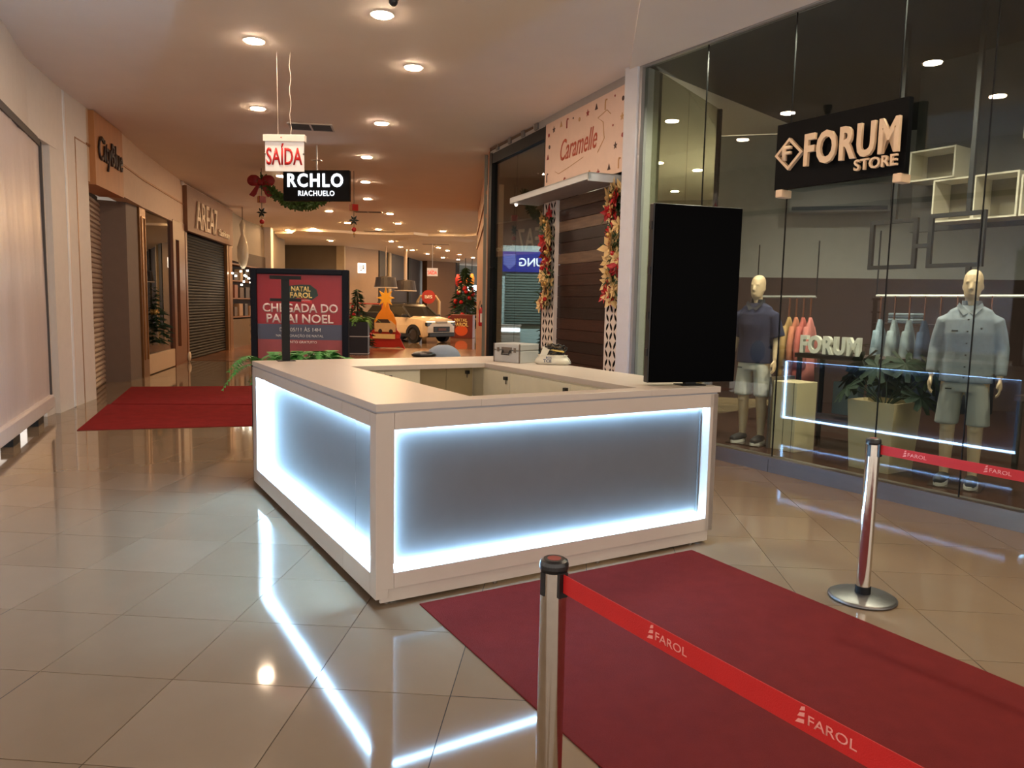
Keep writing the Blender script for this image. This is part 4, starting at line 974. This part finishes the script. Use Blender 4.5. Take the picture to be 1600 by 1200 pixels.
text('lettering', 'CHEGADA DO', .92, .11, (.14, -.0245, 1.475), cw_, ps, ext=.002, off=.022)
text('lettering', 'PAPAI NOEL', .82, .11, (.185, -.0245, 1.345), cw_, ps, ext=.002, off=.022)
text('lettering', 'DIA 05/11 ÀS 14H', .5, .06, (.345, -.0245, 1.24), mat('poster_grey', (190, 186, 186), .5), ps, ext=.002, off=.01)
text('lettering', 'NA DECORAÇÃO DE NATAL', .58, .045, (.30, -.0245, 1.165), mat('poster_grey', (190, 186, 186), .5), ps, ext=.002, off=.01)
text('lettering', 'EVENTO GRATUITO', .4, .03, (.4, -.0245, 1.095), cw_, ps, ext=.002, off=.01)
text('lettering', 'Camerata', .36, .085, (.62, -.0245, .915), cw_, ps, ext=.002, off=.0)
text('lettering', 'FLORIANÓPOLIS', .2, .018, (.76, -.0245, .885), cw_, ps, ext=.001, off=.0)
b = MB().prism([(x*1.0+.60, z+1.72) for x, z in ((-.14, -.08), (-.2, 0), (-.14, .08), (0, .1), (.12, .1), (.2, .04), (.22, -.03), (.14, -.09), (0, -.095))], -.0225, -.0215, 'y').build('emblem', mat('poster_green', (38, 56, 50), .5), ps)
text('lettering', 'NATAL', .235, .062, (.49, -.025, 1.735), cg_, ps, ext=.002, off=.03)
text('lettering', 'FAROL', .27, .068, (.475, -.025, 1.655), cg_, ps, ext=.002, off=.03)
b = MB(); 
rs = []
for k in range(9):
    x = .46+k*.035; z = 1.585+.025*math.sin(math.pi*k/8); rs.append([(x, -.0225, z), (x, -.0215, z), (x, -.0215, z+.045), (x, -.0225, z+.045)])
b.rings(rs); b.build('ribbon', mat('poster_ribbon', (206, 50, 56), .5), ps)
text('lettering', 'O PODER DO ENCONTRO', .22, .016, (.5, -.0235, 1.62), cw_, ps, ext=.001, off=0)

# ------------------------------------------------------------------ ceiling things
proto = None
PAL = [(-1.38, 7.866), (-2.955, 8.707), (-1.288, 9.54), (-3.922, 11.683), (-2.194, 12.471), (-2.993, 15.349), (-3.631, 18.462), (-5.483, 17.864), (-6.074, 21.216), (-4.164, 21.444), (-4.106, 24.915), (-6.003, 24.552), (-6.179, 28.059), (-5.451, 30.304), (-4.294, 27.912), (-8.104, 30.602), (-8.517, 35.17), (-2.9, 30.551), (-5.677, 34.828), (-5.748, 38.236), (-5.452, 40.34), (-2.982, 35.215), (-3.838, 38.14), (-3.575, 40.273), (-4.959, 43.167), (-3.137, 43.147), (-4.391, 46.425), (-3.572, 48.076), (-2.516, 45.813), (-9.4, 31.5)]
OFF = [(.42, 6.16), (-1.38, 5.26), (3.0, 4.3), (3.4, 2.2), (3.6, .2)]
def dl(x, y, z, label, grp):
    global proto
    if proto is None:
        proto = empty('ceiling_downlight', (x, y, z), 0, label, 'downlight', grp)
        MB().rings([[(r*math.cos(2*math.pi*k/24), r*math.sin(2*math.pi*k/24), zz) for k in range(24)] for r, zz in ((.125, 0), (.12, -.012), (.098, -.012), (.098, -.003))], False).build('trim_ring', ring_m, proto, smooth=False)
        MB().prism(disc(.095, 20), -.02, -.002).build('lens', lens_m, proto)
        return proto
    return dup(proto, (x, y, z), None, label, grp)
proto_far = None
def far_dl(x, y, z, label, grp):
    global proto_far
    c = dup(proto if proto_far is None else proto_far, (x, y, z), None, label, grp)
    if proto_far is None:
        proto_far = c
        for ch in c.children:
            if ch.name.startswith('lens'): ch.data = ch.data.copy(); ch.data.materials[0] = lens_far
near_l = ['round ceiling downlight at the top of the photo, nearest the small dark camera', 'round ceiling downlight left of the exit sign\'s cables', 'round ceiling downlight directly above the gap right of the exit sign cables', 'round ceiling downlight just left above the hanging exit sign', 'round ceiling downlight right of the ceiling vent', 'round ceiling downlight upper right of the lit black sign', 'round ceiling downlight level with the lit black sign\'s right end', 'round ceiling downlight peeking out left of the lit black sign', 'round ceiling downlight showing just below the lit black sign', 'round ceiling downlight lower right of the lit black sign']
for k, (x, y) in enumerate(PAL):
    zz = CZ-.10 if y > 31.9 else CZ
    if k < len(near_l): dl(x, y, zz, near_l[k], 'ceiling downlights in the mall corridor')
    else: far_dl(x, y, zz, 'small distant round downlight in the far corridor ceiling', 'distant corridor downlights')
for x, y in OFF:
    z = CZ if not (x > 1.6 and y < 8) else CZ-.035
    dl(x, y, z, 'round downlight in the ceiling overhead, reflected in the shop glass', 'overhead downlights')
for k, (x, y) in enumerate(((2.82, 15.3), (3.77, 16.0), (3.92, 18.9))): dl(x, y, CZ, 'round downlight seen through the glass partition beside the white column', 'downlights behind the glass partition')
# vents
def vent(loc, rz, w_, d_, label):
    t = empty('ceiling_vent', loc, rz, label, 'vent'); wm = mat('vent_frame', (196, 186, 172), .5)
    MB().box(0, w_, 0, .03, -.015, 0).box(0, w_, d_-.03, d_, -.015, 0).box(0, .03, .03, d_-.03, -.015, 0).box(w_-.03, w_, .03, d_-.03, -.015, 0).box(w_/2-.015, w_/2+.015, .03, d_-.03, -.015, 0).build('frame', wm, t)
    MB().box(.03, w_-.03, .03, d_-.03, -.003, 0).build('duct_opening', black_m, t)
    for k in range(7):
        y = .05+(d_-.1)*k/6; MB().box(.03, w_-.03, y, y+.012, -.014, -.003).build('blade', mat('vent_blade', (90, 82, 74), .5), t)
vent((-3.75, 12.55, CZ), R(8), .72, .5, 'square ceiling vent behind the exit sign cables')
vent((-5.2, 24.4, CZ), R(0), .9, .35, 'narrow ceiling vent right of the lit black sign, farther down the corridor')
vent((-6.2, 31.0, CZ), R(0), 1.3, .3, 'thin distant ceiling vent in the far corridor')
vent((-4.4, 36, CZ-.1), R(0), 1.3, .3, 'thin distant ceiling vent near the far exit sign')
# exit sign
ex = empty('exit_sign', (-2.99, 9.08, 3.14), R(-2), 'white hanging exit sign with red capital letters', 'sign')
MB().box(.02, .48, 0, .02, 0, .36).build('plate', mat('sign_white', (222, 214, 208), .4, emit=.12), ex)
MB().box(0, .5, -.02, .05, .34, .42).build('lamp_housing', mat('sign_white2', (226, 220, 212), .4), ex, bevel=.004)
red_l = mat('exit_red', (196, 20, 20), .5)
text('lettering', 'SAÍDA', .43, .25, (.035, -.004, .07), red_l, ex, ext=.003, off=.02)
for x in (.02, .48): MB().ball((x, 0, .2), .012, 8).build('clip', steel, ex)
MB().ball((.22, -.021, .385), .008, 6).build('indicator', red_l, ex)
q = random.Random(3)
MB().tube([(.32+.01*math.sin(k*1.7), .02, .42+(4.5-3.56)*k/12) for k in range(13)], .004, 5).build('cable', mat('wire_pale', (196, 184, 172), .5), ex)
MB().tube([(.17, .02, .42), (.165, .02, 4.5-3.14)], .0025, 5).build('cable', mat('wire_pale', (196, 184, 172), .5), ex)
# lit black sign
rs_ = empty('hanging_sign', (-4.37, 14.37, 3.44), R(-7), 'hanging black sign box with glowing white letters', 'sign')
MB().box(0, 1.28, 0, .1, .04, .60).build('sign_box', mat('signbox_black', (5, 6, 9), .6, spec=.15), rs_, bevel=.004)
lit = mat('sign_lit_white', (235, 245, 255), .5, emit=1.1)
letters('RCHLO', 1.08, .25, (.09, -.01, .29), lit, rs_, ext=.012, off=.025, sp=1.18)
text('lettering', 'RIACHUELO', .70, .095, (.3, -.01, .13), lit, rs_, ext=.008, off=.005, sp=1.12)
MB().tube([(.64, .05, .6), (.64, .05, 1.06)], .014, 6).build('pipe', al_m, rs_); MB().box(.55, .73, 0, .1, .78, .79).build('cross_plate', al_m, rs_)
# second lit exit sign and others far
ex2 = empty('exit_sign', (-3.92, 34.0, 2.82), R(0), 'small distant exit sign hanging in the far corridor', 'sign')
MB().box(0, .48, 0, .03, 0, .36).build('plate', mat('sign_white', (222, 214, 208)), ex2); text('lettering', 'SAÍDA', .42, .22, (.03, -.004, .07), mat('exit_red_lit', (230, 60, 30), .5, emit=.3), ex2, ext=.003, off=.02)
MB().tube([(.24, 0, .36), (.24, 0, 1.58)], .01, 4).build('cable', al_m, ex2)
# ceiling dome camera at top of frame
dc = empty('dome_camera', (-1.18, 7.32, CZ), 0, 'small dark dome camera on the ceiling at the top edge of the photo', 'camera')
MB().lathe([(.06, 0), (.06, -.05), (.05, -.07)], 16).build('mount', black_pl, dc); MB().ball((0, 0, -.085), .045, 12).build('dome', mat('dome_glassy', (40, 40, 44), .05), dc, smooth=True)
# ceiling garland with bow and ornaments
gl = empty('ceiling_garland', (-5.15, 17.0, CZ), R(0), 'green tinsel garland with a dark red bow hung from the ceiling', 'garland')
b = MB(); q = random.Random(14); tin = mat('tinsel_green', (66, 96, 44), .5, noise=.4, nscale=20)
pts = []
for k in range(60):
    t = k/59; pts.append(Vector((-.5+1.75*t, .0, -.22-.55*math.sin(math.pi*min(1, t*1.0))**.8)))
for p in pts:
    for j in range(16):
        a = q.random()*6.28; d = Vector((math.cos(a)*.5+q.uniform(-.3, .3), q.uniform(-1, 1), math.sin(a))).normalized()*q.uniform(.09, .17); s_ = d.cross(Vector((0, 1, .2))).normalized()*.014; b.face([p-s_, p+s_, p+d+s_, p+d-s_])
b.build('tinsel', tin, gl, stuff=True)
bm_ = mat('bow_red', (128, 14, 22), .55); bw = MB()
for sx in (-1, 1):
    bw.ball((sx*.16, 0, .06), .15, 14, (1, .4, .85)); bw.prism([(0, 0), (sx*.06, 0), (sx*.26, -.26), (sx*.16, -.3), (sx*.1, -.24)], -.03, .0, 'y')
bw.ball((0, -.03, .02), .08, 10, (1, .7, 1)); bw.build('bow', bm_, gl, loc=(-.5, -.04, -.32), smooth=False)
def ornament(loc, label):
    t = empty('hanging_ornament', loc, 0, label, 'ornament')
    MB().tube([(0, 0, 4.5-loc[2]), (0, 0, -.75)], .006, 4).build('string', black_m, t)
    MB().box(-.07, .07, -.07, .07, -.17, -.03).build('gift_box', mat('gift_red', (150, 26, 22), .4), t, rz=R(40)); MB().box(-.075, .075, -.02, .02, -.175, -.025).build('ribbon', mat('gift_gold', (196, 150, 70), .3, .5), t, rz=R(40))
    b = MB()
    for k in range(6):
        a = k*1.047; b.prism([(0, 0), (.06*math.cos(a-.4), .06*math.sin(a-.4)), (.12*math.cos(a), .12*math.sin(a)), (.06*math.cos(a+.4), .06*math.sin(a+.4))], -.02, .02, 'y')
    b.build('leaf_rosette', mat('rosette_green', (26, 38, 30), .4), t, loc=(0, 0, -.38))
    MB().ball((0, 0, 0), .055, 10).build('bauble', red_b, t, smooth=True, loc=(0, 0, -.58)); MB().ball((0, 0, 0), .03, 8).build('bauble', gold_b, t, smooth=True, loc=(0, 0, -.68))
ornament((-5.62, 16.9, 3.92), 'string of gift box and red baubles under the dark red ceiling bow')
ornament((-3.60, 17.0, 3.80), 'string of gift box and red baubles hanging below the lit black sign\'s right end')
# glass pendant with string lights on left wall
gd = empty('pendant_decoration', (-8.6, 24.0, 2.2), 0, 'pale glass drop decoration with a cluster of tiny lights below', 'decoration')
MB().lathe([(.02, 1.9), (.09, 1.75), (.05, 1.45), (.10, 1.3), (.17, 1.05), (.17, .75), (.12, .5), (.04, .38)], 14).build('glass_drop', mat('glass_pale', (190, 180, 160), .15, alpha=.7), gd, smooth=True)
fl = mat('fairy_light', (255, 245, 220), .5, emit=12)
q = random.Random(6)
for k in range(15): MB().ball((0, 0, 0), .035, 6).build('bulb', fl, gd, loc=(q.uniform(-.45, .5), q.uniform(-.1, .1), q.uniform(-.25, .35)))
MB().tube([(0, 0, 1.9), (0, 0, 2.3)], .01, 4).build('string', black_m, gd)
# fire extinguisher on pink wall
fe = empty('fire_extinguisher', (-.565, 14.98, 1.19), R(94), 'red fire extinguisher with white label mounted on the pink wall', 'extinguisher')
fe.scale = (.62, .62, .62)
MB().lathe([(.085, 0), (.09, .02), (.09, .5), (.06, .56), (.03, .6)], 18, (0, .12)).build('cylinder', mat('extinguisher_red', (190, 24, 20), .3), fe, smooth=True)
MB().box(-.04, .04, .1, .14, .6, .68).build('valve', black_pl, fe)
MB().tube([(.03, .12, .64), (.1, .16, .8), (.07, .2, .62), (.05, .2, .5)], .013, 6).build('hose', black_pl, fe)
MB().box(-.092, -.088, .08, .16, .12, .4).box(-.05, .05, .205, .212, .12, .4).build('label_plate', print_white, fe)
# ------------------------------------------------------------------ far things: car, star cut-out, planter, lamps, trees
car = empty('car', (-4.42, 31.6, 0), R(-40), 'white compact car with black lower trim parked in the far corridor', 'car')
# car local: x forward, y left, origin mid
cw_m = mat('car_white', (222, 200, 168), .25, coat=.6); cb_m = mat('car_black_trim', (24, 22, 22), .5); cgl = mat('car_glass', (26, 28, 24), .05, spec=.8)
def car_section(x, zb, zt, hw, tw): return [(x, -hw*.96, zb), (x, -hw, zb+.18), (x, -hw, zt*.55+zb*.45), (x, -hw*.95, zt-.06), (x, -tw*.7, zt), (x, tw*.7, zt), (x, hw*.95, zt-.06), (x, hw, zt*.55+zb*.45), (x, hw, zb+.18), (x, hw*.96, zb)]
MB().rings([car_section(*a) for a in ((2.0, .42, .78, .62, .5), (1.97, .3, .92, .76, .7), (1.8, .25, 1.0, .86, .8), (1.3, .25, 1.06, .87, .82), (.85, .25, 1.08, .87, .82), (0, .25, 1.06, .87, .8), (-1.2, .25, 1.06, .87, .8), (-1.75, .25, 1.05, .85, .8), (-1.98, .35, .98, .78, .7))]).build('body_shell', cw_m, car, smooth=False, bevel=.03)
def cab(x, z, w_): return [(x, -w_, z), (x, w_, z)]
gh = MB()
bt_ = [(.95, .83), (-1.85, .80)]; 
gh.rings([[(1.0, -.80, 1.04), (1.0, .80, 1.04), (-1.9, .80, 1.02), (-1.9, -.80, 1.02)], [(.42, -.66, 1.46), (.42, .66, 1.46), (-1.55, .64, 1.46), (-1.55, -.64, 1.46)]]).build('windows', cgl, car)
MB().rings([[(.46, -.68, 1.45), (.46, .68, 1.45), (-1.65, .66, 1.45), (-1.65, -.66, 1.45)], [(.3, -.6, 1.56), (.3, .6, 1.56), (-1.5, .58, 1.54), (-1.5, -.58, 1.54)]]).build('roof', mat('car_roof', (44, 40, 34), .2), car, bevel=.02)
for sy in (-1, 1):
    MB().tube([(1.02, sy*.81, 1.03), (.44, sy*.675, 1.47)], .035, 6).build('pillar', cb_m, car)
    MB().tube([(-.55, sy*.82, 1.04), (-.6, sy*.665, 1.46)], .035, 6).build('pillar', cb_m, car)
    MB().box(-1.3, 1.1, sy*.88-.02, sy*.88+.02, .25, .38).build('sill_cladding', cb_m, car)
    for x in (1.27, -1.25):
        b = MB()
        b.rings([[(x+.42*math.cos(a), sy*y, max(.3, .34+.42*math.sin(a))) for a in [math.pi*j/9 for j in range(10)]]+[(x+.30*math.cos(a), sy*y, max(.25, .34+.3*math.sin(a))) for a in [math.pi*j/9 for j in range(9, -1, -1)]] for y in (.84, .9)]).build('arch_trim', cb_m, car)
        w_ = MB(); w_.M = Matrix.Translation((x, sy*.78, .34)) @ Matrix.Rotation(R(90), 4, 'X')
        w_.lathe([(.2, -.1), (.33, -.1), (.34, 0), (.33, .1), (.2, .1)], 22); wo = w_.build('wheel', mat('tyre', (20, 19, 19), .8), car)
        r_ = MB(); r_.M = Matrix.Translation((x, sy*.86, .34)) @ Matrix.Rotation(R(90), 4, 'X')
        r_.lathe([(.21, -.025), (.21, .025), (.18, .03)], 20); 
        for j in range(6):
            a = j*1.047; r_.box(-.02, .02, 0, .2, -.045, .045) if False else None
        r_.build('rim', mat('rim_grey', (84, 78, 74), .35, .7), wo)
    MB().box(.72, .9, sy*.93-.09, sy*.93+.09, 1.02, 1.15).build('mirror', cb_m, car, bevel=.03)
    MB().box(1.86, 1.99, sy*.66-.14, sy*.66+.14, .70, .84).build('headlight', mat('headlamp', (40, 38, 36), .1), car, bevel=.02)
    MB().box(1.9, 2.0, sy*.56-.2, sy*.56+.2, .86, .89).build('light_bar', mat('drl', (255, 240, 210), .3, emit=.8), car)
MB().box(1.85, 2.04, -.72, .72, .26, .44).build('bumper', cb_m, car, bevel=.03)
MB().box(1.93, 2.03, -.45, .45, .46, .68).build('grille', cb_m, car, bevel=.02)
MB().box(2.0, 2.05, -.22, .22, .52, .62).build('number_plate', mat('plate_brown', (110, 60, 40), .5), car)
MB().box(1.95, 2.02, -.3, .3, .83, .86).build('chrome_bar', steel, car)
for y in (-.5, .5): MB().tube([(.2, y, 1.6), (-1.4, y, 1.6)], .02, 6).build('roof_rail', cb_m, car)
# orange star shaped cut-out board with car picture
sc = empty('cutout_board', (-4.47, 26.3, 0), R(-12), 'orange and red mountain-shaped cut-out board topped by a star', 'display board')
sc.scale = (.66, .8, .69)
om = mat('cutout_orange', (226, 140, 34), .5); rm = mat('cutout_red', (168, 40, 28), .5)
MB().prism([(-1.5, 0), (-1.4, .55), (-.9, .75), (-.62, 1.0), (-.62, 1.35), (.55, 1.35), (.62, .95), (.85, .75), (.8, .55), (1.1, .0), (.75, .12), (.5, .06), (-.7, .06), (-.95, .14), (-1.1, 0)], 0, .06, 'y').build('base_shape', rm, sc)
MB().prism([(-.62, 1.0), (-.62, 1.4), (-.42, 1.75), (-.2, 2.0), (-.12, 2.35), (.15, 2.35), (.22, 2.0), (.42, 1.75), (.6, 1.35), (.6, 1.0)], -.015, .05, 'y').build('peak_shape', om, sc)
MB().prism(star(8, .5, .23, c=(0, 2.56)), -.02, .04, 'y').build('star', mat('star_yellow', (240, 176, 50), .5), sc)
MB().prism([(0, 2.58+.3), (.08, 2.8), (0, 3.1), (-.08, 2.8)], -.02, .04, 'y').build('star_tip', mat('star_yellow', (240, 176, 50)), sc)
MB().prism([(-.6, .85), (-.6, 1.3), (-.4, 1.42), (.3, 1.42), (.58, 1.2), (.58, .85)], -.03, -.016, 'y').build('car_picture', mat('pict_cream', (212, 180, 136), .5), sc)
MB().prism([(-.55, 1.3), (-.4, 1.48), (.15, 1.48), (.3, 1.3)], -.035, -.03, 'y').build('car_picture_window', mat('pict_dark', (60, 44, 40), .5), sc)
for x in (-.28, .32): MB().prism(disc(.11, 12, (x, .88)), -.04, -.03, 'y').build('car_picture_wheel', mat('pict_dark', (60, 44, 40)), sc)
MB().box(-.7, .55, -.04, -.02, .5, .74).build('caption_strip', mat('caption_yellow', (226, 200, 140), .5), sc)
MB().box(.62, .8, -.04, -.02, .52, .72).build('caption_square', mat('caption_red', (200, 60, 50), .5), sc)
MB().box(-1.35, -1.18, -.3, -.2, 0, .55).build('support_leg', rm, sc)
# dark planter with fern beside poster
pl2 = empty('planter_box', (-4.75, 23.0, 0), R(5), 'dark blue-black tall planter with pale bands and a green fern', 'potted plant')
MB().box(-.32, .32, -.25, .25, 0, 1.0).build('box', mat('planter_navy', (26, 28, 40), .5), pl2)
for z in (.03, .55): MB().box(-.33, .33, -.26, .26, z, z+.03).build('band', al_m, pl2)
q = random.Random(17); fern(pl2, 30, .55, 0, 0, 1.0, .25, mat('fern_far', (96, 150, 46), .5, noise=.2), q)
cone_tree('christmas_tree', (-4.95, 23.9, .0), 2.0, .5, 'red flowered christmas tree just right of the poster frame', 24, ballm=[red_b, red_b, gold_b], seed=12, n=500)
# trolley behind the cut-out
tr = empty('service_cart', (-5.3, 27.2, 0), 0, 'dark cart with a red rail behind the orange cut-out board', 'cart')
MB().box(-.5, .5, -.3, .3, .2, 1.25).build('cabinet', darkpaint, tr); MB().tube([(-.6, -.32, .2), (-.6, -.32, 1.55), (.6, -.32, 1.55), (.6, -.32, 1.3)], .03, 6).build('rail', rm, tr)
for x in (-.4, .4): MB().ball((x, -.2, .1), .1, 8).build('wheel', black_pl, tr)
# far right tree and boxes
cone_tree('christmas_tree', (-2.45, 38.0, 0), 3.4, .95, 'tall christmas tree with red flowers at the far end beside the pink wall', 46, ballm=[red_b, cream_b, red_b], seed=22, n=900)
pbx = empty('poster_box', (-2.95, 35.3, 0), R(-4), 'red cube display box with cream festive lettering beside the car', 'display box')
MB().box(0, 1.05, 0, .9, 0, 1.1).build('box', mat('box_brown_red', (110, 34, 24), .5), pbx, bevel=.02)
text('lettering', 'NATAL', .6, .16, (.2, -.012, .76), cg_, pbx, ext=.006, off=.03); text('lettering', 'FAROL', .68, .18, (.17, -.012, .55), cg_, pbx, ext=.006, off=.03)
MB().prism(disc(.25, 16, (.52, .36), 1.2), -.01, -.004, 'y').build('ornament_print', mat('print_orange', (216, 84, 30), .5), pbx)
# hanging pendant lamps above the car
for x, y, z, lb in ((-6.5, 38.3, 2.36, 'wide dark pendant lamp left, above the orange star'), (-5.75, 40.0, 2.25, 'wide dark pendant lamp with pale rod, right of the other pendant')):
    t = empty('pendant_lamp', (x, y, z), 0, lb, 'pendant lamp')
    MB().lathe([(.58, 0), (.5, .5), (.08, .56)], 20).build('shade', mat('shade_dark', (50, 44, 44), .4), t, smooth=False)
    MB().lathe([(.6, -.04), (.6, .01)], 20).build('rim', mat('rim_pale', (190, 176, 160), .4), t)
    MB().lathe([(.09 if x > -6 else .02, .5), (.09 if x > -6 else .02, CZ-.1-z)], 8).build('rod', mat('rod_pale', (170, 150, 132), .3, .3), t)
# lit square sign
ls = empty('lit_square_sign', (-8.05, 38.9, 3.08), R(40), 'small lit white square sign high on the far taupe wall', 'sign')
MB().box(0, .42, -.1, 0, 0, .5).build('sign_box', mat('lit_white2', (250, 236, 220), .5, emit=1.3), ls)
text('lettering', 'UR', .3, .3, (.06, -.11, .1), mat('letter_greybrown', (90, 80, 76), .5), ls, ext=.004, off=.03)
# arch gate with round red sign
ag = empty('arch_gate', (-5.3, 46.0, 0), R(6), 'pale arch gate with a round red sign at the far end', 'gate')
pts = [(-.55, 0, 0), (-.55, 0, 1.7), (-.4, 0, 2.0), (.55, 0, 2.0), (.75, 0, 1.7), (.75, 0, 0)]
MB().tube(pts, .09, 8).build('arch_tube', mat('arch_cream', (178, 156, 124), .5), ag)
MB().prism(disc(.42, 18, (.1, 1.98)), -.2, -.1, 'y').build('round_sign', rm, ag); text('lettering', 'BIS', .46, .2, (-.13, -.21, 1.88), print_white, ag, ext=.01, off=.03)
# hanging orange lanterns far right
for k, (x, z, c) in enumerate(((-3.15, 3.1, (200, 110, 30)), (-2.75, 3.2, (186, 120, 40)), (-3.6, 3.15, (170, 40, 34)))):
    z -= .1; t = empty('hanging_lantern', (x+.15, 46.5, z), 0, ('orange hanging lantern left of the yellow one at the far end', 'yellow hanging lantern beside the far pink wall', 'red hanging square banner left of the orange lantern')[k], 'lantern')
    MB().lathe([(.06, -.4), (.15, -.25), (.17, .1), (.07, .35)], 12).build('body', mat('lantern_%d' % k, c, .5, emit=.15), t, smooth=True); MB().tube([(0, 0, .45), (0, 0, CZ-.1-z)], .02, 4).build('cord', black_m, t)
